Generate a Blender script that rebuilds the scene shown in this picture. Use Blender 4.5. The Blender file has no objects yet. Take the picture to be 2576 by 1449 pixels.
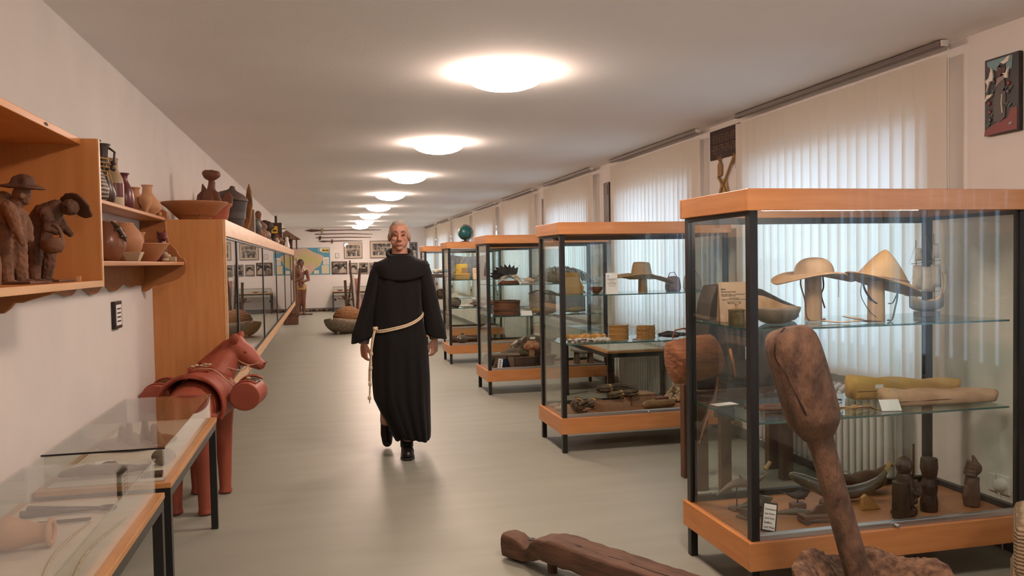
import bpy, bmesh, math, random
from mathutils import Vector, Matrix, Euler, noise
R = math.radians
rnd = random.Random(11)
sc = bpy.context.scene
COL = sc.collection

# ---------------------------------------------------------------- camera
F_PX, YAW, PITCH, ROLL, EYE = 2050.238, 0.2258875, -0.0336469, -0.017486, 1.45
IW, IH = 2576, 1449
fw = Vector((math.sin(YAW)*math.cos(PITCH), math.cos(YAW)*math.cos(PITCH), math.sin(PITCH)))
r0 = Vector((math.cos(YAW), -math.sin(YAW), 0)); u0 = r0.cross(fw)
rt = r0*math.cos(ROLL) + u0*math.sin(ROLL); up = -r0*math.sin(ROLL) + u0*math.cos(ROLL)
cd = bpy.data.cameras.new('camera'); cam = bpy.data.objects.new('camera', cd); COL.objects.link(cam)
cd.sensor_width = 36; cd.lens = 36*F_PX/IW; cd.clip_start = .05; cd.clip_end = 200
cam.matrix_world = Matrix(((rt.x, up.x, -fw.x, 0), (rt.y, up.y, -fw.y, 0), (rt.z, up.z, -fw.z, EYE), (0, 0, 0, 1)))
sc.camera = cam

# ---------------------------------------------------------------- daylight sky, exposure
w = bpy.data.worlds.new('world'); sc.world = w; w.use_nodes = True
wb = w.node_tree.nodes['Background']
wb.inputs['Color'].default_value = (.68, .82, 1, 1); wb.inputs['Strength'].default_value = 2.9
sc.view_settings.view_transform = 'Standard'; sc.view_settings.look = 'None'
sc.view_settings.gamma = 1; sc.view_settings.use_curve_mapping = False
sc.view_settings.exposure = 0.30
sc.cycles.transparent_max_bounces = 64; sc.cycles.max_bounces = 7; sc.cycles.diffuse_bounces = 4
sc.cycles.glossy_bounces = 4; sc.cycles.transmission_bounces = 6
sc.cycles.caustics_reflective = False; sc.cycles.caustics_refractive = False
sc.cycles.sample_clamp_indirect = 6; sc.cycles.use_light_tree = False
sc.cycles.use_adaptive_sampling = True; sc.cycles.adaptive_threshold = .06; sc.cycles.adaptive_min_samples = 16
LAMP_POWER = 58.0       # emission of the ceiling lamp domes

def ray(x, y): return fw + rt*((x-IW/2)/F_PX) - up*((y-IH/2)/F_PX)
CP = Vector((0, 0, EYE))
def onz(x, y, z=0): d = ray(x, y); return CP + d*((z-EYE)/d.z)
def onx(x, y, X): d = ray(x, y); return CP + d*(X/d.x)
def ony(x, y, Y): d = ray(x, y); return CP + d*(Y/d.y)

# ---------------------------------------------------------------- materials
MATS = {}
def nt(name):
    m = bpy.data.materials.new(name); m.use_nodes = True; t = m.node_tree
    return m, t, t.nodes['Principled BSDF']
def hexc(h):
    h = h.lstrip('#'); out = []
    for i in (0, 2, 4):
        c = int(h[i:i+2], 16)/255
        out.append(c/12.92 if c <= .04045 else ((c+.055)/1.055)**2.4)
    return tuple(out)+(1,)
def C4(c):
    if isinstance(c, str): return hexc(c)
    return tuple(c)[:3]+(1,)
def mat(name, col, rough=.6, col2=None, scale=8, detail=5, bump=0, bscale=None, stretch=(1, 1, 1), metal=0, spec=.5, coat=0, coord='Object', sheen=0, ramp=(.35, .65)):
    if name in MATS: return MATS[name]
    m, t, b = nt(name); N, L = t.nodes, t.links
    b.inputs['Roughness'].default_value = rough; b.inputs['Metallic'].default_value = metal
    b.inputs['Specular IOR Level'].default_value = spec; b.inputs['Coat Weight'].default_value = coat
    b.inputs['Sheen Weight'].default_value = sheen
    b.inputs['Base Color'].default_value = C4(col)
    if col2 or bump:
        tc = N.new('ShaderNodeTexCoord'); mp = N.new('ShaderNodeMapping'); mp.inputs['Scale'].default_value = stretch
        L.new(tc.outputs[coord], mp.inputs['Vector'])
    if col2:
        n = N.new('ShaderNodeTexNoise'); n.inputs['Scale'].default_value = scale; n.inputs['Detail'].default_value = detail
        L.new(mp.outputs[0], n.inputs['Vector'])
        r = N.new('ShaderNodeValToRGB'); r.color_ramp.elements[0].position, r.color_ramp.elements[1].position = ramp
        r.color_ramp.elements[0].color = C4(col); r.color_ramp.elements[1].color = C4(col2)
        L.new(n.outputs['Fac'], r.inputs['Fac']); L.new(r.outputs['Color'], b.inputs['Base Color'])
    if bump:
        n2 = N.new('ShaderNodeTexNoise'); n2.inputs['Scale'].default_value = bscale or scale*4; n2.inputs['Detail'].default_value = 6
        L.new(mp.outputs[0], n2.inputs['Vector'])
        bp = N.new('ShaderNodeBump'); bp.inputs['Strength'].default_value = bump; bp.inputs['Distance'].default_value = .01
        L.new(n2.outputs['Fac'], bp.inputs['Height']); L.new(bp.outputs['Normal'], b.inputs['Normal'])
    MATS[name] = m
    return m
def wood(name, c1, c2, axis='x', scale=6, rough=.45, stretch=14, coat=0, bump=.05):
    s = [stretch]*3; s['xyz'.index(axis)] = 1
    return mat(name, c1, rough, c2, scale=scale, detail=8, bump=bump, bscale=scale*2, stretch=tuple(x*.6 for x in s), coat=coat, ramp=(.3, .72))
def bands(name, c1, c2, axis='z', scale=40, rough=.7, dist=1.5, bump=.4, profile='SIN'):
    """woven / coiled surfaces: wave bands"""
    if name in MATS: return MATS[name]
    m, t, b = nt(name); N, L = t.nodes, t.links
    tc = N.new('ShaderNodeTexCoord'); wv = N.new('ShaderNodeTexWave'); wv.bands_direction = axis.upper()
    wv.inputs['Scale'].default_value = scale; wv.inputs['Distortion'].default_value = dist; wv.inputs['Detail'].default_value = 3
    L.new(tc.outputs['Object'], wv.inputs['Vector'])
    r = N.new('ShaderNodeValToRGB'); r.color_ramp.elements[0].color = C4(c1); r.color_ramp.elements[1].color = C4(c2)
    L.new(wv.outputs['Fac'], r.inputs['Fac']); L.new(r.outputs['Color'], b.inputs['Base Color'])
    bp = N.new('ShaderNodeBump'); bp.inputs['Strength'].default_value = bump; bp.inputs['Distance'].default_value = .006
    L.new(wv.outputs['Fac'], bp.inputs['Height']); L.new(bp.outputs['Normal'], b.inputs['Normal'])
    b.inputs['Roughness'].default_value = rough
    MATS[name] = m; return m
def glass(name, tint=(.97, .99, .98), base=.035, rough=.0):
    if name in MATS: return MATS[name]
    m, t, b = nt(name); N, L = t.nodes, t.links; N.remove(b)
    tr = N.new('ShaderNodeBsdfTransparent'); tr.inputs['Color'].default_value = C4(tint)
    gl = N.new('ShaderNodeBsdfGlossy'); gl.inputs['Roughness'].default_value = rough
    lw = N.new('ShaderNodeLayerWeight'); lw.inputs['Blend'].default_value = .5
    pw = N.new('ShaderNodeMath'); pw.operation = 'POWER'; pw.inputs[1].default_value = 5
    L.new(lw.outputs['Facing'], pw.inputs[0])
    ma = N.new('ShaderNodeMath'); ma.operation = 'MULTIPLY_ADD'; ma.inputs[1].default_value = 1-base; ma.inputs[2].default_value = base
    L.new(pw.outputs[0], ma.inputs[0])
    mx = N.new('ShaderNodeMixShader'); L.new(ma.outputs[0], mx.inputs[0]); L.new(tr.outputs[0], mx.inputs[1]); L.new(gl.outputs[0], mx.inputs[2])
    L.new(mx.outputs[0], N['Material Output'].inputs['Surface'])
    MATS[name] = m; return m
def emit(name, col, strength):
    if name in MATS: return MATS[name]
    m, t, b = nt(name)
    b.inputs['Base Color'].default_value = C4(col); b.inputs['Emission Color'].default_value = C4(col); b.inputs['Emission Strength'].default_value = strength
    MATS[name] = m; return m
def translucent(name, col, trans, frac=.5):
    if name in MATS: return MATS[name]
    m, t, b = nt(name); N, L = t.nodes, t.links
    b.inputs['Base Color'].default_value = C4(col); b.inputs['Roughness'].default_value = .8; b.inputs['Specular IOR Level'].default_value = .15
    tr = N.new('ShaderNodeBsdfTranslucent'); tr.inputs['Color'].default_value = C4(trans)
    tc = N.new('ShaderNodeTexCoord'); n = N.new('ShaderNodeTexNoise'); n.inputs['Scale'].default_value = 400
    L.new(tc.outputs['Object'], n.inputs['Vector'])
    bp = N.new('ShaderNodeBump'); bp.inputs['Strength'].default_value = .08; L.new(n.outputs['Fac'], bp.inputs['Height']); L.new(bp.outputs[0], b.inputs['Normal'])
    mx = N.new('ShaderNodeMixShader'); mx.inputs[0].default_value = frac
    L.new(b.outputs[0], mx.inputs[1]); L.new(tr.outputs[0], mx.inputs[2]); L.new(mx.outputs[0], N['Material Output'].inputs['Surface'])
    MATS[name] = m; return m

# ---------------------------------------------------------------- mesh builder
class MB:
    def __init__(s): s.v = []; s.f = []
    def add(s, vs, fs, M=None):
        o = len(s.v)
        for p in vs:
            p = Vector(p)
            s.v.append(tuple(M @ p) if M is not None else tuple(p))
        s.f += [tuple(i+o for i in f) for f in fs]
        return s
    def box(s, x0, x1, y0, y1, z0, z1, M=None):
        return s.add([(x0,y0,z0),(x1,y0,z0),(x1,y1,z0),(x0,y1,z0),(x0,y0,z1),(x1,y0,z1),(x1,y1,z1),(x0,y1,z1)],
                     [(0,3,2,1),(4,5,6,7),(0,1,5,4),(1,2,6,5),(2,3,7,6),(3,0,4,7)], M)
    def cbox(s, c, d, rot=(0,0,0)):
        M = Matrix.Translation(Vector(c)) @ Euler(rot).to_matrix().to_4x4()
        return s.box(-d[0]/2,d[0]/2,-d[1]/2,d[1]/2,-d[2]/2,d[2]/2,M)
    def taper(s, c, d0, d1, h, rot=(0,0,0)):
        """frustum box: base size d0, top size d1, height h from c up"""
        M = Matrix.Translation(Vector(c)) @ Euler(rot).to_matrix().to_4x4()
        a,b = d0[0]/2,d0[1]/2; p,q = d1[0]/2,d1[1]/2
        return s.add([(-a,-b,0),(a,-b,0),(a,b,0),(-a,b,0),(-p,-q,h),(p,-q,h),(p,q,h),(-p,q,h)],
                     [(0,3,2,1),(4,5,6,7),(0,1,5,4),(1,2,6,5),(2,3,7,6),(3,0,4,7)], M)
    def tube(s, pts, rad, n=10, flat=1.0, round_ends=False, up=None):
        P = [Vector(p) for p in pts]
        if not isinstance(rad, (list, tuple)): rad = [rad]*len(P)
        rad = list(rad)
        if round_ends:
            d0 = (P[0]-P[1]).normalized(); d1 = (P[-1]-P[-2]).normalized(); pa, ra, pb, rb = [], [], [], []
            for a in (85, 60, 30): pa.append(P[0]+d0*rad[0]*math.sin(R(a))); ra.append(rad[0]*math.cos(R(a)))
            for a in (30, 60, 85): pb.append(P[-1]+d1*rad[-1]*math.sin(R(a))); rb.append(rad[-1]*math.cos(R(a)))
            P = pa+P+pb; rad = ra+rad+rb
        o = len(s.v); T = []
        for i in range(len(P)):
            a = P[max(i-1,0)]; b = P[min(i+1,len(P)-1)]; d = b-a
            T.append(d.normalized() if d.length > 1e-9 else Vector((0,0,1)))
        ref = Vector(up) if up else (Vector((0,0,1)) if abs(T[0].z) < .9 else Vector((1,0,0)))
        U = (ref - T[0]*ref.dot(T[0])).normalized()
        for i, p in enumerate(P):
            U = U - T[i]*U.dot(T[i])
            U = U.normalized() if U.length > 1e-6 else T[i].orthogonal().normalized()
            V = T[i].cross(U)
            for k in range(n):
                a = 2*math.pi*k/n
                s.v.append(tuple(p + U*(rad[i]*flat*math.sin(a)) + V*(rad[i]*math.cos(a))))
        m = len(P)
        for i in range(m-1):
            for k in range(n):
                a = o+i*n+k; b = o+i*n+(k+1)%n
                s.f.append((a, b, b+n, a+n))
        s.f.append(tuple(o+k for k in reversed(range(n)))); s.f.append(tuple(o+(m-1)*n+k for k in range(n)))
        return s
    def lathe(s, prof, n=24, M=None, sq=(1,1), wob=None):
        vs, fs = [], []; m = len(prof)
        for i,(r,z) in enumerate(prof):
            for k in range(n):
                a = 2*math.pi*k/n; q = r*(wob(a,z) if wob else 1)
                vs.append((q*math.cos(a)*sq[0], q*math.sin(a)*sq[1], z))
        for i in range(m-1):
            for k in range(n):
                a = i*n+k; b = i*n+(k+1)%n
                fs.append((a,b,b+n,a+n))
        fs.append(tuple(reversed(range(n)))); fs.append(tuple((m-1)*n+k for k in range(n)))
        return s.add(vs, fs, M)
    def ell(s, c, r, rot=(0,0,0), nu=14, nv=9):
        if not isinstance(r,(list,tuple)): r = (r,r,r)
        M = Matrix.Translation(Vector(c)) @ Euler(rot).to_matrix().to_4x4() @ Matrix.Diagonal((r[0],r[1],r[2],1))
        return s.lathe([(math.cos(-math.pi/2+math.pi*i/nv) if 0<i<nv else .02, math.sin(-math.pi/2+math.pi*i/nv)) for i in range(nv+1)], nu, M)
    def prism(s, poly, h, M=None):
        """poly in local xy, extruded z 0..h"""
        n = len(poly)
        ar = sum(poly[i][0]*poly[(i+1)%n][1]-poly[(i+1)%n][0]*poly[i][1] for i in range(n))
        if ar < 0: poly = poly[::-1]
        vs = [(x,y,0) for x,y in poly]+[(x,y,h) for x,y in poly]
        fs = [tuple(reversed(range(n))), tuple(range(n,2*n))]+[(i,(i+1)%n,n+(i+1)%n,n+i) for i in range(n)]
        return s.add(vs, fs, M)
    def grid(s, fn, nu, nv, wrap=False, M=None):
        vs = [fn(i/(nu if wrap else nu-1), j/(nv-1)) for j in range(nv) for i in range(nu)]
        fs = []
        for j in range(nv-1):
            for i in range(nu if wrap else nu-1):
                a = j*nu+i; b = j*nu+(i+1)%nu
                fs.append((a,b,b+nu,a+nu))
        return s.add(vs, fs, M)
    def jitter(s, amp, freq=10, seed=0):
        o = Vector((seed*7.3, seed*3.1, seed*1.7))
        s.v = [tuple(Vector(p)+noise.noise_vector(Vector(p)*freq+o)*amp) for p in s.v]
        return s
def sp(pts, n=6):
    """smooth curve through points"""
    P = [Vector(p) for p in pts]; P = [P[0]*2-P[1]]+P+[P[-1]*2-P[-2]]; out = []
    for i in range(1, len(P)-2):
        for k in range(n):
            t = k/n; a, b, c, d = P[i-1:i+3]
            out.append(.5*((2*b)+(c-a)*t+(2*a-5*b+4*c-d)*t*t+(3*b-a-3*c+d)*t**3))
    return out+[P[-2]]
def spr(rs, n=6):
    out = []
    for i in range(len(rs)-1): out += [rs[i]+(rs[i+1]-rs[i])*k/n for k in range(n)]
    return out+[rs[-1]]
def XF(loc=(0,0,0), rot=(0,0,0), scl=1):
    S = Matrix.Diagonal((scl,scl,scl,1)) if not isinstance(scl,(tuple,list)) else Matrix.Diagonal((*scl,1))
    return Matrix.Translation(Vector(loc)) @ Euler(rot).to_matrix().to_4x4() @ S
def obj(name, mb, m, parent=None, smooth=None, bevel=0, solid=0, sub=0):
    me = bpy.data.meshes.new(name); me.from_pydata(mb.v, [], mb.f); me.validate()
    if smooth is not None:
        for p in me.polygons: p.use_smooth = True
        if smooth < 180: me.set_sharp_from_angle(angle=R(smooth))
    if m is not None: me.materials.append(m)
    o = bpy.data.objects.new(name, me); COL.objects.link(o)
    if parent is not None: o.parent = parent
    if solid:
        d = o.modifiers.new('solid','SOLIDIFY'); d.thickness = solid; d.offset = 0
    if sub:
        d = o.modifiers.new('sub','SUBSURF'); d.levels = d.render_levels = sub
    if bevel:
        d = o.modifiers.new('bevel','BEVEL'); d.width = bevel; d.segments = 2; d.limit_method = 'ANGLE'; d.angle_limit = R(40)
    return o
def org(name, mb, m, parent=None, vox=.006, it=6, fac=.5, disp=0, dscale=.05):
    """one continuous organic surface grown over overlapping closed shapes"""
    o = obj(name, mb, m, parent)
    d = o.modifiers.new('skin','REMESH'); d.mode = 'VOXEL'; d.voxel_size = vox; d.use_smooth_shade = True
    if it:
        d = o.modifiers.new('smooth','SMOOTH'); d.factor = fac; d.iterations = it
    if disp:
        t = bpy.data.textures.new(name,'CLOUDS'); t.noise_scale = dscale; t.noise_depth = 3
        d = o.modifiers.new('rough','DISPLACE'); d.texture = t; d.strength = disp; d.mid_level = .5
    return o
def tag(o, label, cat, group=None):
    o['label'] = label; o['category'] = cat
    if group: o['group'] = group
    return o
def thing(name, label, cat, loc=(0,0,0), rz=0, group=None):
    o = bpy.data.objects.new(name, None); COL.objects.link(o); o.empty_display_size = .1
    o.location = loc; o.rotation_euler = (0,0,rz)
    return tag(o, label, cat, group)
def struct(name, mb, m, parent=None, **k):
    o = obj(name, mb, m, parent, **k)
    if parent is None: o['kind'] = 'structure'
    return o
def place(o, loc, rz=0, rot=None):
    o.location = loc; o.rotation_euler = rot or (0,0,rz); return o
def copy_tree(o, parent=None):
    c = o.copy(); COL.objects.link(c); c.parent = parent
    for ch in list(o.children): copy_tree(ch, c)
    return c
def text(name, s, size, m, parent, M, align='LEFT', bold=0):
    cu = bpy.data.curves.new(name, 'FONT'); cu.body = s; cu.size = size; cu.align_x = align; cu.offset = bold
    cu.resolution_u = 2
    t = bpy.data.objects.new('tmp', cu); COL.objects.link(t)
    me = bpy.data.meshes.new_from_object(t.evaluated_get(bpy.context.evaluated_depsgraph_get()))
    bpy.data.objects.remove(t)
    me.name = name; me.materials.clear(); me.materials.append(m); me.transform(M)
    o = bpy.data.objects.new(name, me); COL.objects.link(o); o.parent = parent
    return o
# ================================================================ the room
XL, XR, YF, YN, CZ = -1.095, 3.21, 25.7, -4.0, 2.545
M_wall = mat('wall_paint', (.74, .70, .66), .85, (.70, .665, .63), scale=3, bump=.06, bscale=120, spec=.2)
M_ceil = mat('ceiling_paint', (.90, .885, .875), .9, (.87, .855, .845), scale=1.2, bump=.08, bscale=60, spec=.2)
M_floor = mat('linoleum', (.285, .295, .243), .40, (.318, .328, .272), scale=2.2, detail=8, bump=.03, bscale=9, stretch=(.5, 3, 1), spec=.38)
M_skirt = mat('grey_skirting', (.16, .165, .165), .5)
M_black = mat('black_steel', (.012, .011, .011), .38)
M_oak = wood('orange_veneer', '#bb7b48', '#cd915c', 'x', 5, .34, 10, coat=.25)
M_oaky = wood('orange_veneer_side', '#bd7836', '#cf8b4c', 'y', 5, .38, 10)
M_oakz = wood('tall_veneer', '#b87a44', '#c98c55', 'z', 4, .42, 12)
M_oakl = wood('light_veneer_edge', '#c99a68', '#dcb083', 'y', 5, .4, 10)
M_glass = glass('pane_glass')
M_shelfglass = glass('shelf_glass', (.86, .95, .93), .05)
M_alu = mat('aluminium', (.55, .54, .53), .35, metal=.9)
M_white = mat('white_plastic', (.75, .73, .70), .4)
M_paper = mat('white_card', (.80, .77, .74), .8)
M_ink = mat('black_ink', (.03, .03, .03), .8)
struct('floor', MB().box(XL-.2, XR+.5, YN-.2, YF+.2, -.1, 0), M_floor)
struct('ceiling', MB().box(XL-.2, XR+.5, YN-.2, YF+.2, CZ, CZ+.1), M_ceil)
struct('wall_left', MB().box(XL-.2, XL, YN-.2, YF+.2, 0, CZ), M_wall)
struct('wall_back', MB().box(XL, XR+.5, YF, YF+.2, 0, CZ), M_wall)
struct('wall_front', MB().box(XL, XR+.5, YN-.2, YN, 0, CZ), M_wall)
WIN = [3.61+2.83*k for k in range(8)]; WALLWIN = [3.61-2*2.83, 3.61-2.83]+WIN
WZ0, WZ1 = .78, 2.12
mb = MB(); y = YN
for b in WALLWIN:
    a, e = b+.22, b+2.02
    mb.box(XR, XR+.32, y, a, 0, CZ); mb.box(XR, XR+.32, a, e, 0, WZ0); mb.box(XR, XR+.32, a, e, WZ1, CZ); y = e
mb.box(XR, XR+.32, y, YF, 0, CZ)
struct('wall_right', mb, M_wall)
struct('baseboard_right', MB().box(XR-.014, XR, YN, YF, 0, .09), M_skirt, bevel=.003)
struct('baseboard_back', MB().box(XL, XR-.02, YF-.014, YF, 0, .1), M_skirt, bevel=.003)
struct('baseboard_left', MB().box(XL, XL+.014, YN, YF-.02, 0, .09), M_skirt, bevel=.003)
M_frame = mat('window_paint', (.55, .56, .57), .4)
M_wglass = glass('window_glass', (.92, .97, 1), .04)
for k, b in enumerate(WALLWIN):
    a, e = b+.22, b+2.02; x = XR+.22; m = a+.62
    fr = MB()
    for y0, y1 in ((a, a+.06), (m-.05, m+.05), (e-.06, e)): fr.box(x, x+.06, y0, y1, WZ0, WZ1)
    for z0, z1 in ((WZ0, WZ0+.07), (WZ1-.06, WZ1)):
        fr.box(x, x+.06, a+.06, m-.05, z0, z1); fr.box(x, x+.06, m+.05, e-.06, z0, z1)
    wo = struct('window_%d' % (k+1), fr, M_frame)
    for y0, y1 in ((a+.06, m-.05), (m+.05, e-.06)):
        obj('pane', MB().box(x+.025, x+.031, y0, y1, WZ0+.07, WZ1-.06), M_wglass, wo)
    obj('sill', MB().box(XR-.03, x, a, e, WZ0-.03, WZ0), M_frame, wo, bevel=.004)

# ---- vertical blinds
M_slat = translucent('blind_fabric', (.84, .77, .66), (.86, .83, .78), .55)
M_rail = mat('blind_rail', (.17, .14, .125), .4, metal=.4)
BORD = ['nearest', 'second', 'third', 'fourth', 'fifth', 'sixth', 'seventh', 'farthest', 'first one behind', 'second one behind']
NS, XB = 22, 3.125
def slat_mesh():
    me = MB()
    W2, zt, zb = .056, CZ-.075, .70
    def fn(u, v):
        t = (u-.5)*2
        return (.006*(1-t*t), t*W2, zb+(zt-zb)*v)
    me.grid(fn, 5, 2)
    return me
ang_open = [13, 13, 12, 34, 10, 14, 20, 10, 14, 14]
for k, b in enumerate(WIN+WALLWIN[1::-1]):
    T = thing('vertical_blind', ('cream vertical slat blind, %s from the camera along the window wall' if k < 8 else 'cream vertical slat blind, %s the camera along the window wall') % BORD[k], 'blind', (XB, b, 0), 0, 'vertical slat blinds')
    obj('head_rail', MB().box(-.022, .018, 0, 2.15, CZ-.034, CZ-.004).box(-.027, -.022, 0, 2.15, CZ-.034, CZ-.02), M_rail, T, bevel=.004)
    obj('end_cap', MB().box(-.022, .018, -.01, 0, CZ-.036, CZ-.004), M_white, T, bevel=.003)
    first = None
    for i in range(NS):
        y = .05+i*(2.05/(NS-1))
        if first is None:
            s = first = obj('slat', slat_mesh(), M_slat, T, smooth=180)
        else:
            s = first.copy(); COL.objects.link(s); s.parent = T
        s.location = (0, y, 0)
        wide = (i == 13 and k == 0)
        s.rotation_euler = (rnd.uniform(-.002, .002), 0, R(ang_open[k]+rnd.uniform(-3, 3)))
    obj('pull_chain', MB().tube([(.0, -.03, CZ-.05), (.0, -.032, 1.2), (.0, -.03, .9)], .0025, 6), M_white, T)

# ---- radiators under the windows
M_radi = mat('radiator_enamel', (.60, .60, .60), .45)
def radiator(k):
    b = WIN[k]; n = 24; pitch = .062
    T = thing('radiator', 'ribbed white column radiator under the %s window' % BORD[k], 'radiator', (XR-.10, b+.34, 0), 0, 'column radiators')
    first = None
    for i in range(n):
        if first is None:
            m = MB()
            for dx in (-.035, .035):
                m.tube([(dx, 0, .14), (dx, 0, .60)], .02, 8, round_ends=True)
            m.tube([(-.035, 0, .61), (0, 0, .635), (.035, 0, .61)], .021, 8); m.tube([(-.035, 0, .13), (0, 0, .105), (.035, 0, .13)], .021, 8)
            s = first = obj('section', m, M_radi, T, smooth=50)
        else:
            s = first.copy(); COL.objects.link(s); s.parent = T
        s.location = (0, .03+i*pitch, 0)
    obj('pipe', MB().tube([(0, 0, .13), (0, n*pitch, .13)], .016, 8).tube([(0, n*pitch, .13), (0, n*pitch+.04, .13), (0, n*pitch+.04, .0)], .011, 8), M_radi, T, smooth=40)
    for y in (.2, 1.2): obj('foot', MB().box(-.03, .03, y, y+.02, 0, .13).box(-.01, .10, y, y+.02, .13, .16), M_radi, T)
for k in range(5): radiator(k)

# ---- ceiling lamps
M_dome = emit('lamp_dome_glass', (1.0, .745, .61), LAMP_POWER)
M_lrim = mat('lamp_rim', (.8, .78, .75), .3)
ORD8 = BORD[:8]
dome = None
LAB = ['glowing round glass ceiling lamp, %s in the visible row of eight' % o for o in ORD8]+['glowing round glass ceiling lamp above the camera', 'glowing round glass ceiling lamp behind the camera']
for k, ly in enumerate([4.66+2.83*i for i in range(7)]+[24.2, 1.83, -1.2]):
    T = thing('ceiling_lamp', LAB[k], 'ceiling lamp', (1.05, ly, CZ), 0, 'round ceiling lamps')
    if dome is None:
        prof = [(.001, -.105)]+[(.235*math.sin(R(a)), -.018-.087*math.cos(R(a))) for a in range(18, 91, 18)]+[(.237, -.012), (.236, -.008)]
        dome = obj('dome', MB().lathe(prof, 24), M_dome, T, smooth=40)
        rim = obj('base_plate', MB().lathe([(.15, -.012), (.15, 0)], 32), M_lrim, T)
    else:
        for s in (dome, rim):
            c = s.copy(); COL.objects.link(c); c.parent = T
# ================================================================ free-standing display cases
CW, CD = 1.40, .652
M_caseflr = wood('case_floor', '#96643c', '#a57148', 'x', 5, .5, 8)
M_gedge = mat('green_glass_edge', (.05, .12, .11), .15)
M_tube = emit('fluorescent_tube', (.95, 1, 1), 45)
CASEX, CASEY = [1.684, 1.69, 1.684, 1.684, 1.684], [3.023, 5.80, 8.587, 11.37, 14.15]
SHELVES = [(1.145, .752), (1.181, .813), (1.187, .844), (1.188, .789), (1.18, .80)]
CORD = ['nearest glass display case, with leather hats and a model ship on its shelf', 'second glass display case, with a straw hat on its upper shelf', 'third glass display case, with a feather headdress on its upper shelf', 'fourth glass display case, with a blue globe standing on top', 'farthest glass display case, partly hidden behind the man in the robe']
CT, CB, BT, BB = 1.7275, 1.637, .265, .145
def case(k):
    T = thing('display_case', CORD[k], 'display case', (CASEX[k], CASEY[k], 0), 0, 'wood and glass display cases')
    t = .02
    obj('crown_front', MB().box(0, CW, 0, t, CB, CT), M_oak, T, bevel=.003)
    obj('crown_back', MB().box(0, CW, CD-t, CD, CB, CT), M_oak, T, bevel=.003)
    for x in (0, CW-t): obj('crown_side', MB().box(x, x+t, t, CD-t, CB, CT), M_oaky, T, bevel=.003)
    obj('top_panel', MB().box(t, CW-t, t, CD-t, CT-.035, CT-.002), M_caseflr, T)
    obj('base_front', MB().box(0, CW, 0, t, BB, BT), M_oak, T, bevel=.003)
    obj('base_back', MB().box(0, CW, CD-t, CD, BB, BT), M_oak, T, bevel=.003)
    for x in (0, CW-t): obj('base_side', MB().box(x, x+t, t, CD-t, BB, BT), M_oaky, T, bevel=.003)
    obj('case_floor', MB().box(t, CW-t, t, CD-t, BT-.03, BT-.002), M_caseflr, T)
    p, i = .036, .018
    for x in (i, CW-i-p):
        for y in (i, CD-i-p):
            obj('post', MB().box(x, x+p, y, y+p, BT, CB), M_black, T)
            obj('leg', MB().box(x, x+p, y, y+p, 0, BB), M_black, T, bevel=.002)
    for y in (i, CD-i-p): pass
    obj('top_rail', MB().box(i+p, CW-i-p, CD-i-.03, CD-i, CB-.03, CB), M_black, T)
    obj('bottom_rail', MB().box(i+p, CW-i-p, CD-i-.03, CD-i, BT, BT+.025), M_black, T)
    for x in (i, CW-i-.03):
        obj('top_rail', MB().box(x, x+.03, i+p, CD-i-p, CB-.018, CB), M_black, T)
    obj('bottom_rail', MB().box(CW-i-.03, CW-i, i+p, CD-i-p, BT, BT+.025), M_black, T)
    obj('sliding_track', MB().box(i+p, CW-i-p, .016, .046, BT, BT+.024), M_alu, T, bevel=.002)
    for x in (i+.012, CW-i-.018): obj('side_pane', MB().box(x, x+.005, i+p, CD-i-p, BT, CB), M_glass, T)
    obj('back_pane', MB().box(i+p, CW-i-p, CD-i-.018, CD-i-.013, BT+.02, CB-.02), M_glass, T)
    m = CW*.5
    obj('sliding_pane', MB().box(i+p, m+.04, .036, .041, BT+.022, CB), M_glass, T)
    obj('sliding_pane', MB().box(m-.02, CW-i-p, .024, .029, BT+.022, CB), M_glass, T)
    obj('lock', MB().lathe([(.008, 0), (.008, .02), (.006, .022)], 10, XF((m+.0, .014, BT+.012), (R(90), 0, 0))), M_alu, T, smooth=40)
    for z in SHELVES[k]:
        g_ = obj('glass_shelf', MB().box(.05, CW-.075, .055, CD-.06, z-.008, z), M_shelfglass, T)
        obj('shelf_edge', MB().box(.05, CW-.075, .0525, .055, z-.008, z), M_gedge, g_)
        obj('shelf_edge', MB().box(.0475, .05, .0525, CD-.06, z-.008, z), M_gedge, g_)
    if k in (0, 3, 4): obj('light_tube', MB().tube([(.1, .06, CB+.009), (CW-.55, .06, CB+.009)], .008, 6), M_tube, T)
    return T
for k in range(5): case(k)

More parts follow.
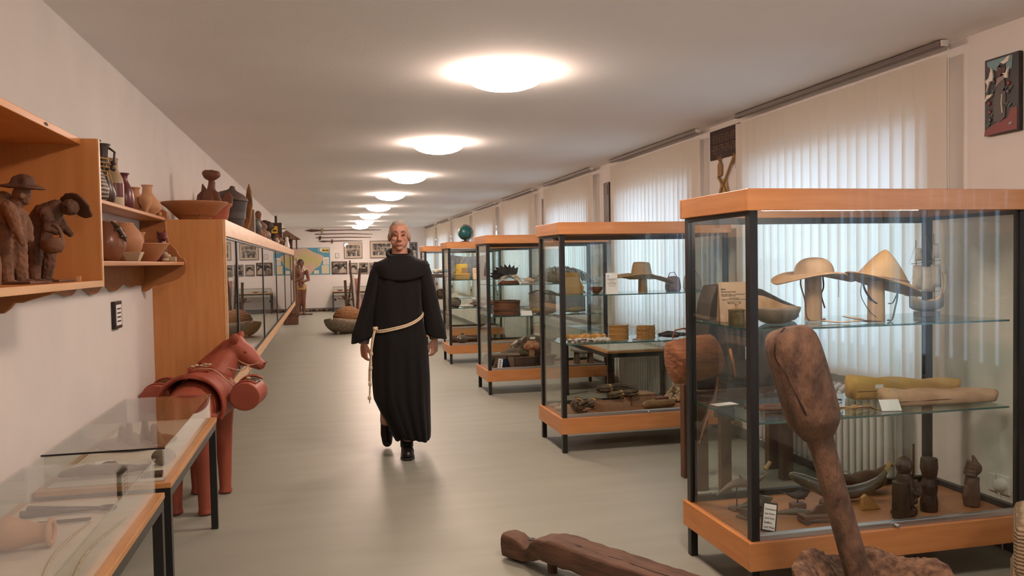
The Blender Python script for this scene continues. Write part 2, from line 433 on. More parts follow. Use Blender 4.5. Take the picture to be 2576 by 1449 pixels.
# ================================================================ low table vitrines
M_tabw = wood('vitrine_board', '#b07c48', '#c79461', 'y', 5, .4, 8)
M_cloth = mat('pale_lining', (.62, .55, .47), .9, (.56, .49, .41), scale=12)
M_lid = glass('lid_glass', (.96, .98, .97), .05)
def vitrine(label, x0, x1, y0, y1, zt=.612, gh=.128, group='low glass-topped table vitrines'):
    T = thing('table_vitrine', label, 'display table', (x0, y0, 0), 0, group)
    W, D = x1-x0, y1-y0; p = .036
    for x in (.004, W-p-.004):
        for y in (.004, D-p-.004): obj('leg', MB().box(x, x+p, y, y+p, 0, zt-.06), M_black, T, bevel=.002)
    for x in (.004, W-p-.004): obj('frame_rail', MB().box(x, x+p, .004, D-.004, zt-.06, zt-.022), M_black, T)
    for y in (.004, D-p-.004): obj('frame_rail', MB().box(.004+p, W-p-.004, y, y+p, zt-.06, zt-.022), M_black, T)
    obj('table_board', MB().box(0, W, 0, D, zt-.022, zt), M_tabw, T, bevel=.003)
    obj('lining', MB().box(.035, W-.035, .035, D-.035, zt, zt+.003), M_cloth, T)
    g = .006; a = .028
    for x in (a, W-a-g): obj('side_pane', MB().box(x, x+g, a, D-a, zt, zt+gh), M_glass, T)
    for y in (a, D-a-g): obj('side_pane', MB().box(a+g, W-a-g, y, y+g, zt, zt+gh), M_glass, T)
    obj('lid_pane', MB().box(a-.004, W-a+.004, a-.004, D-a+.004, zt+gh, zt+gh+.006), M_lid, T)
    obj('lid_edge', MB().box(a-.005, W-a+.005, a-.006, a-.004, zt+gh-.001, zt+gh+.006), M_black, T)
    return T
vitrine('glass-topped table vitrine in front of the clay horse by the left wall', -1.085, -.60, 3.36, 4.74)
vitrine('nearest glass-topped table vitrine with a bead necklace inside, lower left', -1.085, -.598, 1.86, 3.22)
vitrine('glass-topped table vitrine by the radiator behind the straw hat case', 2.48, 3.04, 6.98, 8.36)
vitrine('glass-topped table vitrine against the back wall under the photographs', .22, 1.62, 24.95, 25.6, zt=.62)

# ================================================================ long wall-hung cabinet on the left
HY0, HY1, HX, HZ0, HZ1 = 5.70, 18.4, -.632, .56, 1.757
T = thing('wall_cabinet', 'long wall-hung wooden cabinet with sliding glass doors and pottery on top', 'cabinet', (XL, HY0, HZ0))
D, Ln, Hh = HX-XL, HY1-HY0, HZ1-HZ0
obj('side_panel', MB().box(0, D-.022, 0, .03, 0, Hh), M_oakz, T, bevel=.002)
obj('side_panel', MB().box(0, D-.022, Ln-.03, Ln, 0, Hh), M_oakz, T, bevel=.002)
obj('edge_strip', MB().box(D-.021, D, 0, .03, .0, Hh), M_oakl, T, bevel=.002)
obj('edge_strip', MB().box(D-.021, D, Ln-.03, Ln, .0, Hh), M_oakl, T, bevel=.002)
obj('top_board', MB().box(0, D-.022, .03, Ln-.03, Hh-.03, Hh), M_oaky, T)
obj('bottom_board', MB().box(0, D-.022, .03, Ln-.03, 0, .03), M_oaky, T)
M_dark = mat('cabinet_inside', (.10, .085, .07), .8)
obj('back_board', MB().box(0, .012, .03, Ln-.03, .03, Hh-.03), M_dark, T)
for i in range(5):
    y0, y1 = (.03+i*(Ln-.06)/5, .03+(i+1)*(Ln-.06)/5)
    obj('top_fascia', MB().box(D-.022, D, y0, y1, Hh-.11, Hh), M_oakl, T, bevel=.002)
    obj('bottom_fascia', MB().box(D-.022, D, y0, y1, 0, .085), M_oakl, T, bevel=.002)
obj('door_track', MB().box(D-.04, D-.01, .03, Ln-.03, Hh-.125, Hh-.11), M_black, T)
obj('door_track', MB().box(D-.04, D-.01, .03, Ln-.03, .085, .097), M_black, T)
mull = [.9, 3.62, 6.15, 8.6, 11.1, Ln-.05]
prev = .03
for i, y in enumerate(mull):
    obj('sliding_door', MB().box(D-.028, D-.022, prev, y, .097, Hh-.125), M_glass, T)
    obj('door_stile', MB().box(D-.034, D-.016, y-.05, y+.02, .097, Hh-.125), M_black, T)
    prev = y+.02

# ================================================================ open wall box (left) and its back shelf
T = thing('wall_box', 'open orange wooden wall box holding two clay figures', 'shelf box', (XL, 1.75, 1.385))
bx = -.742-XL
obj('far_side', MB().box(0, bx, 1.285, 1.305, 0, .505), M_oakz, T, bevel=.002)
obj('near_side', MB().box(0, bx, 0, .02, 0, .505), M_oakz, T, bevel=.002)
obj('bottom_board', MB().box(0, bx, .02, 1.285, 0, .022), M_oaky, T, bevel=.002)
obj('top_board', MB().box(0, bx-.052, .02, 1.285, .483, .505), M_oaky, T, bevel=.002)
obj('back_board', MB().box(0, .006, .02, 1.285, .022, .483), M_oakz, T)
obj('front_edging', MB().box(bx, bx+.002, 1.286, 1.304, .0, .503), M_oakl, T)
obj('front_edging', MB().box(bx, bx+.002, .0, 1.285, .001, .021), M_oakl, T)
obj('knot_mark', MB().ell((bx-.051, .93, .494), (.002, .018, .005), nu=8, nv=5), M_dark, T)

M_shw = wood('pine_shelf', '#a96f40', '#bd8350', 'y', 5, .45, 9)
M_shx = wood('pine_bracket', '#955a2e', '#a86b38', 'x', 5, .5, 6)
SY0, SY1 = 3.075, 5.40
T = thing('wall_shelf', 'two-tier scalloped wooden wall shelf crowded with clay pots', 'wall shelf', (XL, SY0, 0))
L2 = SY1-SY0; zl, zu = 1.477, 1.752
obj('lower_board', MB().box(0, .252, 0, L2-.024, zl-.02, zl), M_shw, T, bevel=.004)
obj('upper_board', MB().box(0, .15, 0, L2-.024, zu-.02, zu), M_shw, T, bevel=.004)
# scalloped end bracket, profile in local x (out from the wall) and z
def bracket():
    pts = [(0, 1.30), (.03, 1.30), (.05, 1.315), (.065, 1.335), (.09, 1.335), (.12, 1.345), (.17, 1.358), (.215, 1.375), (.25, 1.405), (.262, 1.44), (.262, 1.475), (.25, 1.497), (.23, 1.507), (.215, 1.53), (.205, 1.555), (.185, 1.575), (.165, 1.60), (.158, 1.64), (.152, 1.69), (.150, 1.73), (.160, 1.755), (.158, 1.785), (.14, 1.80), (.11, 1.81), (.0, 1.815)]
    return pts
Mx = Matrix(((1, 0, 0, 0), (0, 0, 1, 0), (0, 1, 0, 0), (0, 0, 0, 1)))
obj('end_bracket', MB().prism(bracket(), .024, XF((0, L2-.024, 0)) @ Mx), M_shx, T, bevel=.003)
obj('end_bracket', MB().prism(bracket(), .024, XF((0, -.0, 0)) @ Mx), M_shx, T, bevel=.003)
ap = [(0, zl-.02)]
n = 60
for i in range(n+1):
    u = i/n; ap.append((u*(L2-.05), zl-.10-.045*abs(math.sin(u*math.pi*5))**.7-.01*math.sin(u*40)))
ap.append((L2-.05, zl-.02))
My = Matrix(((0, 0, 1, 0), (1, 0, 0, 0), (0, 1, 0, 0), (0, 0, 0, 1)))
obj('scalloped_apron', MB().prism(ap, .018, XF((.002, .025, 0)) @ My), M_shx, T)
T = thing('wall_plaque', 'small black framed notice hanging on the left wall', 'sign', (XL, 4.63, 1.125))
obj('frame', MB().box(0, .02, 0, .15, 0, .145), M_black, T, bevel=.002)
obj('card', MB().box(.02, .022, .02, .13, .018, .127), M_paper, T)
for i in range(4): obj('print', MB().box(.022, .0225, .035, .115, .035+.022*i, .043+.022*i), M_ink, T)
# ================================================================ exhibits: nearest case
M_tan = mat('tan_leather', '#b59470', .6, '#a07e58', scale=10, bump=.1, bscale=60)
M_tan2 = mat('ochre_leather', '#ab8552', .6, '#97713f', scale=9, bump=.1, bscale=60)
M_yleath = mat('yellow_suede', '#c8a258', .75, '#b98f4a', scale=8, bump=.1, bscale=80)
M_pleath = mat('pale_hide', '#c9a98a', .7, '#b38d6c', scale=8, bump=.12, bscale=60)
M_dleath = mat('dark_leather', '#2b1f1a', .5, '#3d2b22', scale=12, bump=.1)
M_bleath = mat('brown_strap', '#7a4f30', .6, '#5f3a22', scale=14)
M_stand = wood('pale_stand_wood', '#c4a077', '#d3b088', 'z', 5, .55, 8)
M_gourd = mat('grey_gourd', '#5f5548', .55, '#7d7161', scale=14, bump=.15)
M_gourdi = mat('gourd_inside', '#b59a78', .7, '#8c6a48', scale=9)
M_tin = mat('old_tin', '#6e5d42', .5, '#86765a', scale=20, metal=.25, bump=.15)
M_horn = mat('polished_horn', '#4a4036', .22, '#6e6252', scale=5, stretch=(1, 1, 4), coat=.3)
M_hornl = mat('pale_horn', '#b79a66', .3, '#8a6c43', scale=8)
M_dwood = mat('dark_carved_wood', '#2c1d16', .5, '#3f2a1f', scale=12, bump=.25, bscale=30)
M_bwood = mat('brown_carved_wood', '#4a3122', .55, '#5f3f2b', scale=9, bump=.25, bscale=30)
M_gwood = mat('grey_brown_wood', '#6a5848', .55, '#857260', scale=7, bump=.15)
M_mwood = wood('stand_wood', '#5a4334', '#6e5443', 'x', 8, .55, 6)
M_sail = mat('sail_parchment', '#cfc4b4', .8, '#b5a690', scale=12)
M_hullb = mat('ship_hull', '#7d8790', .5, '#a59a8a', scale=14)
M_acryl = glass('clear_acrylic', (.9, .94, .96), .08)
Z1u, Z1l, Z1f = 1.145, .752, .264
# card with print
def card(name, label, loc, w, h, rz, lines, back=.35, m=None, tent=True):
    T = thing(name, label, 'sign', loc, rz)
    a = math.atan(back)
    M = XF((0, 0, 0), (-a+R(90)-R(0), 0, 0))
    Ml = XF((0, 0, .0), (R(90)-a, 0, 0))
    obj('front_leaf', MB().box(-w/2, w/2, 0, h, -.001, .001, Ml), m or M_paper, T)
    if tent:
        d = 2*h*math.sin(a)
        obj('rear_leaf', MB().box(-w/2, w/2, 0, h, -.001, .001, XF((0, d, 0), (R(90)+a, 0, 0))), m or M_paper, T)
    for s, x, y, size, al, bo in lines:
        text('lettering', s, size, M_ink, T, Ml @ XF((x*w, y*h, .0016)), al, bo)
    return T
card('text_card', 'beige printed text card standing on the upper shelf beside the small tin', (1.878, 3.50, Z1u), .142, .187, R(-4), [
    ('Serie', -.42, .80, .011, 'LEFT', .0005), ('Gemüse aus Hanel', -.42, .735, .0095, 'LEFT', .0003),
    ('Ehemalige Schüler- und Riemenarbeit', -.42, .672, .0078, 'LEFT', .0002), ('Gewebe in Altkammer', -.42, .636, .0078, 'LEFT', .0002),
    ('Sao José Florez', .02, .575, .0078, 'CENTER', .0002), ('Mauerhof vom Lundenheim bis Rocha', .02, .54, .0078, 'CENTER', .0002),
    ('Santa Barbara Lorenas', .02, .48, .0078, 'CENTER', .0002), ('Mayoral von Oliveira', .02, .445, .0078, 'CENTER', .0002)], .12, mat('beige_card', '#c6a98c', .8))
T = thing('tin_box', 'small round tin with a knobbed lid on the upper shelf', 'tin', (1.812, 3.36, Z1u))
obj('body', MB().lathe([(.034, 0), (.036, .004), (.0355, .058), (.036, .061)], 28), M_tin, T, smooth=40)
obj('lid', MB().lathe([(.0385, .061), (.0385, .066), (.03, .069), (.001, .07)], 28), M_tin, T, smooth=40)
obj('knob', MB().lathe([(.006, .069), (.0055, .083), (.011, .092), (.012, .096), (.001, .098)], 16), M_stand, T, smooth=50)
obj('emblem', MB().ell((-.012, -.034, .047), (.011, .003, .007), (0, .3, .3), nu=10, nv=6), M_tin, T, smooth=60)
# cut gourd bowl
T = thing('gourd_bowl', 'grey cut gourd bowl with a curling high rim', 'bowl', (1.99, 3.33, Z1u))
def gb(u, v):
    a = u*2*math.pi; r = .105*math.sin(R(12+v*78)); z = .075-.075*math.cos(R(v*88))
    lift = .052*max(0, math.sin(a-.4))**2*v**2
    return (r*math.cos(a)*(1.0+.12*v), r*math.sin(a)*.75+lift*.3, z+lift)
obj('bowl_shell', MB().grid(gb, 36, 12, True).add([gb(i/36, 0) for i in range(36)], [tuple(range(35, -1, -1))]), M_gourd, T, smooth=180, solid=.005)
def gi(u, v):
    p = Vector(gb(u, .25+v*.74)); p.x *= .96; p.y *= .95; p.z += .003; return p
obj('bowl_lining', MB().grid(gi, 36, 8, True), M_gourdi, T, smooth=180)
T = thing('gourd_cup', 'small dark gourd cup lying beside the gourd bowl', 'cup', (2.125, 3.42, Z1u))
obj('shell', MB().lathe([(.004, -.03), (.02, -.027), (.029, -.01), (.031, .01), (.027, .027), (.023, .025), (.026, .008), (.02, -.018), (.003, -.024)], 20, XF((0, 0, .031), (R(78), 0, R(-25)))), M_gourd, T, smooth=60)
# hats on posts
def hat_post(label, loc, h, r): 
    return tag(place(obj('hat_post', MB().lathe([(r, 0), (r*1.02, .003), (r*.96, h-.002), (r*.93, h)], 28), M_stand, smooth=40), loc), label, 'stand')
def strap(T, pts, r=.0035, m=None, flat=.4):
    return obj('chin_strap', MB().tube(sp(pts), r, 8, flat), m or M_bleath, T, smooth=60)
hp = (2.244, 3.425, Z1u)
hat_post('pale turned wooden post under the round-crowned leather hat', hp, .205, .039)
T = thing('leather_hat', 'round-crowned tan leather hat with a wide drooping brim', 'hat', (hp[0]+.005, hp[1], Z1u+.205))
def hat1(u, v):
    a = u*2*math.pi; ca, sa = math.cos(a), math.sin(a)
    if v < .5:
        t = v/.5; th = R(90*t); r = .09*math.sin(th)**.8; z = .088*math.cos(th)**.75 if t < 1 else 0
        return (r*ca, r*sa*.95, z)
    t = (v-.5)/.5; r = .09+.105*t
    z = .012*math.sin(t*math.pi)-.034*t**2*(ca**2)*(1 if ca < 0 else .5)-.012*max(0, ca)*t+.016*t*abs(sa)
    return (r*ca*1.02, r*sa*.9, z)
obj('hat_shell', MB().grid(lambda u, v: hat1(u, .004+v*.996), 44, 22, True), M_tan, T, smooth=180, solid=.005)
obj('hat_band', MB().grid(lambda u, v: (.0925*math.cos(u*2*math.pi), .089*math.sin(u*2*math.pi), .004+.014*v), 36, 2, True), M_tan2, T, smooth=180, solid=.002)
strap(T, [(-.055, .02, -.0), (-.07, .0, -.04), (-.055, -.01, -.11), (-.045, -.02, -.20), (.04, -.03, -.2)])
strap(T, [(-.06, -.02, -.0), (-.06, -.03, -.03), (-.052, -.035, -.07)], .002)
strap(T, [(.06, .02, -.0), (.05, .0, -.05), (.045, .01, -.09), (.05, -.01, -.15)], .006)
strap(T, [(.13, .0, -.02), (.125, -.01, -.07), (.122, -.01, -.10)], .0018)
hp = (2.44, 3.235, Z1u)
hat_post('pale turned wooden post under the pointed leather hat', hp, .185, .037)
T = thing('leather_hat', 'pointed ochre leather hat with a tilted narrow brim', 'hat', (hp[0]+.03, hp[1], Z1u+.185))
def hat2(u, v):
    a = u*2*math.pi; ca, sa = math.cos(a), math.sin(a)
    if v < .6:
        t = v/.6; r = .118*(t**.88); z = .14*(1-t**1.2); return (r*ca-.004*(1-t), r*sa*.9, z)
    t = (v-.6)/.4; r = .115+.045*t
    tilt = -.035*t*(.4+ca*.8)
    return (r*ca*(1.05+.22*max(0, ca)*t), r*sa*.9, tilt)
obj('hat_shell', MB().grid(lambda u, v: hat2(u, .003+v*.997), 44, 22, True), M_tan2, T, smooth=180, solid=.005)
obj('hat_band', MB().grid(lambda u, v: (.117*math.cos(u*2*math.pi), .106*math.sin(u*2*math.pi), -.002+.012*v), 36, 2, True), M_bleath, T, smooth=180, solid=.003)
strap(T, [(-.1, .0, -.005), (-.09, -.01, -.05), (-.06, -.02, -.09), (-.03, -.03, -.11)], .007, M_dleath)
strap(T, [(-.105, -.01, -.0), (-.115, -.02, -.06), (-.10, -.02, -.10), (-.06, -.03, -.15), (-.03, -.04, -.17)], .003, M_dleath)
strap(T, [(.08, .0, -.01), (.085, -.01, -.06), (.075, -.02, -.11), (.06, -.03, -.17), (.03, -.04, -.175)], .006, M_dleath)
strap(T, [(.09, -.01, -.02), (.06, -.02, -.09), (.03, -.03, -.1)], .005, M_dleath)
for o in (T,): o.rotation_euler = (0, R(10), 0)
# loose strap work between the hats
T = thing('leather_sling', 'leather sling with forked toggles lying between the two hats', 'strap', (2.275, 3.20, Z1u))
obj('band', MB().tube([(-.1, .05, .012), (-.07, .0, .006), (-.02, -.03, .008), (.02, -.03, .012), (.05, -.02, .01)], .010, 8, .35), M_pleath, T, smooth=60)
obj('tongue', MB().tube([(.03, -.02, .012), (.08, -.03, .008), (.14, -.04, .005)], [.008, .014, .003], 8, .4), M_bleath, T, smooth=60)
obj('toggle', MB().tube([(-.02, .02, .03), (.03, .0, .02), (.07, -.01, .016)], [.004, .009, .004], 8, .6), M_stand, T, smooth=60)
obj('toggle', MB().tube([(.03, .02, .028), (.035, .0, .02), (.05, -.03, .02)], [.003, .006, .003], 8, .6), M_stand, T, smooth=60)
# ship model
T = thing('model_ship', 'small sailing ship model with three masts and parchment sails', 'model ship', (2.845, 3.40, Z1u))
obj('plinth', MB().box(-.055, .055, -.025, .025, 0, .024), mat('plinth_grey', '#6b6a72', .6), T, bevel=.002)
def hull(u, v):
    x = (u-.5)*.19; w_ = .028*(1-abs(2*u-1)**2.5)+.002; a = math.pi*v
    zt = .075+.035*abs(2*u-1)**2.2; zb = .026+.02*abs(2*u-1)**3
    return (x, -w_*math.cos(a), zt-(zt-zb)*math.sin(a))
obj('hull', MB().grid(hull, 22, 12), M_hullb, T, smooth=180, solid=.004)
obj('deck', MB().grid(lambda u, v: ((u-.5)*.17, (v-.5)*.05*(1-abs(2*u-1)**2.5), .072+.03*abs(2*u-1)**2.2), 14, 3), M_stand, T)
for x, h, l in ((-.055, .37, 0), (.0, .39, 0), (.045, .40, 0)):
    mast = obj('mast', MB().tube([(x, 0, .05), (x-.005, 0, h)], [.003, .0016], 6), M_gwood, T)
for x, z0, z1, w_ in ((-.055, .13, .25, .05), (.0, .12, .24, .055), (.045, .14, .25, .05), (.045, .28, .35, .03), (-.05, .27, .33, .03)):
    obj('sail', MB().grid(lambda u, v, x=x, z0=z0, z1=z1, w_=w_: (x+(u-.5)*w_*1.2*(1.1-.25*v), -.006-.012*math.sin(u*math.pi)*math.sin(v*math.pi), z0+(z1-z0)*v), 7, 6), M_sail, T, smooth=180, solid=.001)
for z, x, l in ((.115, -.05, .07), (.255, -.055, .07), (.115, .03, .08), (.265, .04, .07), (.13, 0, .08)):
    obj('yard', MB().tube([(x-l/2, -.004, z), (x+l/2, -.004, z+.006)], .0017, 6), M_gwood, T)
obj('bowsprit', MB().tube([(-.09, 0, .10), (-.125, 0, .105)], [.003, .0015], 6), M_gwood, T)
obj('rigging', MB().tube([(-.055, 0, .36), (-.1, 0, .255)], .0008, 4).tube([(.0, 0, .385), (.09, 0, .11)], .0008, 4).tube([(-.055, 0, .25), (-.12, 0, .105)], .0008, 4), M_gwood, T)
obj('stern_sail', MB().grid(lambda u, v: (.075+.03*u*v+.015*math.sin(v*3), -.004+.01*math.sin(u*3), .09+v*.13-.02*u), 5, 8), M_sail, T, smooth=180, solid=.002)

# ---- lower shelf
def chap(name, label, loc, rz, L_, m, m2, hm=.034, wm=.07):
    T = thing(name, label, 'leather garment', loc, rz)
    def fn(u, v):
        a = v*2*math.pi; x = u*L_
        hh = hm*(1.1-.42*u+.18*max(0, u-.75)*4*.5); ww = wm*(1-.05*u+.02*math.sin(u*11)); ca, sa = math.cos(a), math.sin(a)
        return (x+.02*sa*u, ww*math.copysign(abs(ca)**.45, ca), max(.002, hh+hh*math.copysign(abs(sa)**.4, sa)+.007*math.sin(u*15+ca*3)*(sa > .2)))
    obj('leg_tube', MB().grid(lambda v, u: fn(u, v), 28, 30, True).add([fn(0, i/28) for i in range(28)], [tuple(range(28))]), m, T, smooth=70, solid=.004)
    obj('inside', MB().add([Vector(fn(.97, i/28))*1.0 for i in range(28)], [tuple(range(28))]), M_dleath, T)  # dark disc closes the leg, painting the shade inside its open end
    obj('stitched_seam', MB().tube([(u/10*L_, -wm*(1-.12*u/10)-.002, hm*.9) for u in range(11)], .0025, 6), m2, T, smooth=60)
    obj('thong', MB().tube([(L_*.75, -.045, .03), (L_*.76, -.055, .045), (L_*.77, -.045, .028)], .002, 6), M_pleath, T, smooth=60)
    return T
T1 = chap('leather_chaps', 'yellow suede chap leg with a white patch on the lower shelf', (2.47, 3.46, Z1l), R(-6), .53, M_yleath, M_bleath, .048, .055)
obj('patch', MB().box(.09, .13, -.060, -.057, .055, .075).box(.10, .14, -.060, -.057, .035, .050), M_white, T1)
chap('leather_chaps', 'pale hide chap leg with a dark open end at the shelf front', (2.52, 3.26, Z1l), R(-2), .52, M_pleath, M_bleath, .03, .075)
T = thing('strap_bundle', 'tangled bundle of tan leather thongs tied with a knot', 'strap', (2.26, 3.17, Z1l))
for i in range(7):
    a = i*.5
    obj('thong', MB().tube([(-.13+.02*i, -.03+.012*i, .006), (-.05, -.01+.03*math.sin(a), .016+.004*(i % 3)), (.02, .01*math.cos(a), .02), (.08, .03*math.sin(a*2), .012+.003*i), (.12, .03-.01*i, .006)], .004, 6, .6), (M_tan2, M_bleath, M_pleath)[i % 3], T, smooth=60)
obj('knot', MB().ell((.02, 0, .02), (.018, .014, .012), nu=10, nv=7), M_tan2, T, smooth=180)
T = thing('riding_whip', 'dark braided riding whip looped behind the thongs', 'whip', (2.24, 3.42, Z1l))
obj('handle', MB().tube([(-.08, 0, .012), (.06, -.03, .012)], [.013, .010], 10), M_dleath, T, smooth=60)
obj('lash', MB().tube([(-.08, 0, .012), (-.13, .02, .01), (-.06, .06, .03), (.04, .04, .026), (.12, -.01, .012), (.15, .0, .006)], .004, 6), M_dleath, T, smooth=60)
T = thing('price_card', 'blank tilted label card on a clear stand beside the chaps', 'sign', (2.44, 3.13, Z1l), R(-10))
obj('plate', MB().box(-.045, .045, 0, .055, -.001, .001, XF((0, 0, .002), (R(55), 0, 0))), M_paper, T)
obj('foot', MB().box(-.045, .045, -.01, .05, 0, .002), M_acryl, T)
for i, (x, y, rz, L_) in enumerate(((1.86, 3.36, -8, .20), (1.90, 3.30, -14, .22), (1.98, 3.16, 8, .16))):
    T = thing('carving_tool', ['long brown wooden handled tool by the left post', 'reddish wooden tool with a curled tip beside it', 'short tool with a dark round pommel nearest the glass'][i], 'tool', (x, y, Z1l), R(rz))
    obj('handle', MB().tube([(0, 0, .012), (L_*.5, 0, .013), (L_*.8, 0, .012)], [.009, .012, .008], 10), (M_bleath, M_bwood, M_tan2)[i], T, smooth=60)
    obj('tip', MB().tube([(L_*.78, 0, .012), (L_, .01, .010)], [.012, .004], 8), (M_pleath, M_bwood, M_alu)[i], T, smooth=60)
    obj('pommel', MB().ell((0, 0, .014), (.016, .014, .014), nu=10, nv=7), (M_bwood, M_bleath, M_dwood)[i], T, smooth=180)
for i, (x, y, rz) in enumerate(((1.83, 3.52, 10), (2.02, 3.15, -20))):
    tag(place(obj('note_card', MB().box(-.06, .06, -.03, .03, 0, .0015), M_paper), (x, y, Z1l), R(rz)), ['white note card lying at the back of the lower shelf', 'white note card lying at the front edge of the lower shelf'][i], 'note card')

# ---- case floor: carvings
def dolphin(name, label, loc, rz, L_, m, arch=.05, fat=.024, lift=.05, stand=None, cat='carving'):
    T = thing(name, label, cat, loc, rz)
    P = [(-.5+i/10)*L_ for i in range(11)]; rr = [.006, .45, .8, 1, 1, .92, .78, .6, .42, .28, .14]
    b = MB(); pts = [(x, 0, lift+arch*math.cos((x/L_)*math.pi)) for x in P]
    b.tube(pts, [max(.003, fat*r) for r in rr], 12, round_ends=True)
    b.tube([(P[3], 0, pts[3][2]+fat*.7), (P[4]+.01, 0, pts[4][2]+fat*1.7), (P[5]+.02, 0, pts[5][2]+fat*2.1)], [fat*.4, fat*.28, .002], 8, .35)
    for s in (-1, 1):
        b.tube([pts[10], (pts[10][0]+.02, s*.02, pts[10][2]+.004), (pts[10][0]+.035, s*.035, pts[10][2]+.012)], [fat*.25, fat*.35, .002], 8, .35)
        b.tube([(P[3], s*fat*.6, pts[3][2]-fat*.3), (P[3]+.015, s*fat*1.6, pts[3][2]-fat*1.2)], [fat*.35, .003], 8, .4)
    org('body', b, m, T, .004, 5)
    if stand:
        obj('rod', MB().tube([(0, 0, .01), (0, 0, lift+arch)], .003, 6), M_dwood, T)
        obj('foot_block', MB().cbox((0, 0, .008), stand), M_mwood, T, bevel=.003)
    return T
dolphin('carved_dolphin', 'grey carved dolphin leaping on a thin rod, left side of the case floor', (1.86, 3.46, Z1f), R(196), .24, M_gwood, .035, .022, .09, (.07, .05, .014))
T = dolphin('carved_swordfish', 'broken-tipped carved fish rising behind the corner post', (2.02, 3.56, Z1f), R(25), .18, M_gwood, -.02, .018, .12, (.06, .05, .014))
obj('broken_tip', MB().tube([(.07, 0, .14), (.11, 0, .17)], [.011, .009], 8), M_hornl, T, smooth=60)
T = dolphin('carved_shark', 'dark grey horn shark on a stepped wooden stand near the left pane', (1.90, 3.36, Z1f), R(200), .24, M_horn, .0, .028, .058)
obj('stand', MB().box(-.06, .10, -.03, .03, 0, .012).box(-.05, -.02, -.03, .03, .012, .04).box(.05, .08, -.03, .03, .012, .04), M_mwood, T, bevel=.002)
obj('eye', MB().ell((.07, .024, .062), .005, nu=8, nv=6), M_hornl, T)
dolphin('carved_whale', 'small black whale with a raised thin tail on a mirrored wedge', (2.14, 3.40, Z1f), R(180), .13, M_dwood, -.015, .022, .075, (.07, .04, .035))
dolphin('carved_ray', 'dark lizard-like carving with an arched fin behind the framed label', (2.03, 3.285, Z1f), R(172), .24, M_horn, .006, .016, .02)
T = thing('carved_bench', 'low wooden bench stand with rounded feet beside the framed label', 'stand', (2.12, 3.20, Z1f), R(-2))
obj('plank', MB().box(-.09, .13, -.035, .035, .022, .038), M_mwood, T, bevel=.004)
for x in (-.075, .11): obj('foot', MB().tube([(x, -.034, .012), (x, .034, .012)], .013, 10), M_mwood, T, smooth=50)
obj('fin_carving', MB().prism([(-.07, 0), (-.03, .012), (-.01, .035), (.02, .038), (.05, .012), (.08, .0)], .014, XF((0, .01, .038), (R(90), 0, 0))), M_bwood, T, bevel=.003)
tag(place(org('wooden_ball', MB().ell((0, 0, .032), (.034, .034, .032)), M_bwood, vox=.004, it=2), (2.245, 3.33, Z1f)), 'brown wooden ball resting in front of the long horn whale', 'ball')
# the large arched horn whale
T = thing('horn_whale', 'long polished horn carved as a whale with a mouth and round eye', 'carving', (2.40, 3.425, Z1f))
pts = [(-.27, 0, .150), (-.22, 0, .128), (-.16, 0, .098), (-.10, 0, .068), (-.03, 0, .045), (.06, 0, .045), (.14, 0, .062), (.20, 0, .090), (.235, 0, .13)]
org('body', MB().tube(pts, [.018, .027, .033, .036, .036, .033, .028, .02, .012], 14, round_ends=True), M_horn, T, .005, 3)
obj('lower_jaw', MB().tube([(-.275, -.004, .138), (-.22, -.006, .106), (-.17, -.004, .078)], [.008, .012, .012], 8, round_ends=True), M_horn, T, smooth=180)
obj('eye', MB().ell((-.205, -.028, .125), (.005, .003, .005), nu=8, nv=6), M_hornl, T)
obj('fin', MB().prism([(0, 0), (.03, .045), (.05, .0)], .006, XF((-.08, -.03, .03), (R(90), 0, 0))), M_hornl, T)
for s in (-1, 1): obj('tail_fluke', MB().tube([(.235, 0, .13), (.245+.02*(s > 0), .01*s, .165), (.25+.05*(s > 0), .015*s, .185-.03*(s > 0))], [.014, .012, .004], 8, .5), M_hornl, T, smooth=60)
T = thing('fish_carving', 'thick dark wooden fish with a blunt tail on the case floor', 'carving', (2.62, 3.545, Z1f))
org('body', MB().ell((0, 0, .055), (.115, .045, .053)).tube([(-.08, 0, .06), (-.16, 0, .085), (-.2, 0, .095)], [.03, .02, .016], 10, round_ends=True).tube([(.06, 0, .08), (.12, 0, .12), (.15, 0, .125)], [.03, .012, .008], 8), M_bwood, T, .005, 5)
tag(place(obj('carved_fin', MB().prism([(0, 0), (.0, .06), (.02, .075), (.10, .0)], .02, XF((0, 0, 0), (R(90), 0, 0))), M_tan2, bevel=.003), (2.40, 3.30, Z1f)), 'small triangular pale wood fin by the pestle shaft', 'carving')
# wooden busts and fist
T = thing('wood_figure', 'stocky dark wooden figure carrying a drum, left of the three standing carvings', 'figurine', (2.515, 3.17, Z1f))
b = MB().ell((.018, 0, .228), (.037, .034, .045)).tube([(.02, 0, .19), (.02, 0, .12)], [.03, .045], 12).tube([(.02, 0, .13), (.02, 0, .05)], [.048, .04], 12).ell((.0, -.01, .02), (.055, .04, .024)).ell((.05, 0, .02), (.03, .035, .03))
b.tube([(.06, -.01, .16), (.075, -.03, .115), (.04, -.05, .10)], [.018, .017, .014], 10).ell((-.02, -.01, .235), (.01, .012, .015)).ell((.055, -.02, .07), (.016, .02, .016)).ell((.022, -.033, .226), (.008, .008, .01))
org('body', b, M_dwood, T, .0035, 4)
obj('drum', MB().lathe([(.036, 0), (.038, .004), (.036, .165), (.033, .168), (.001, .166)], 22, XF((-.022, -.03, .0))), M_dwood, T, smooth=40)
T = thing('wood_figure', 'flat-topped dark wooden bust standing in the middle of the three carvings', 'figurine', (2.69, 3.20, Z1f))
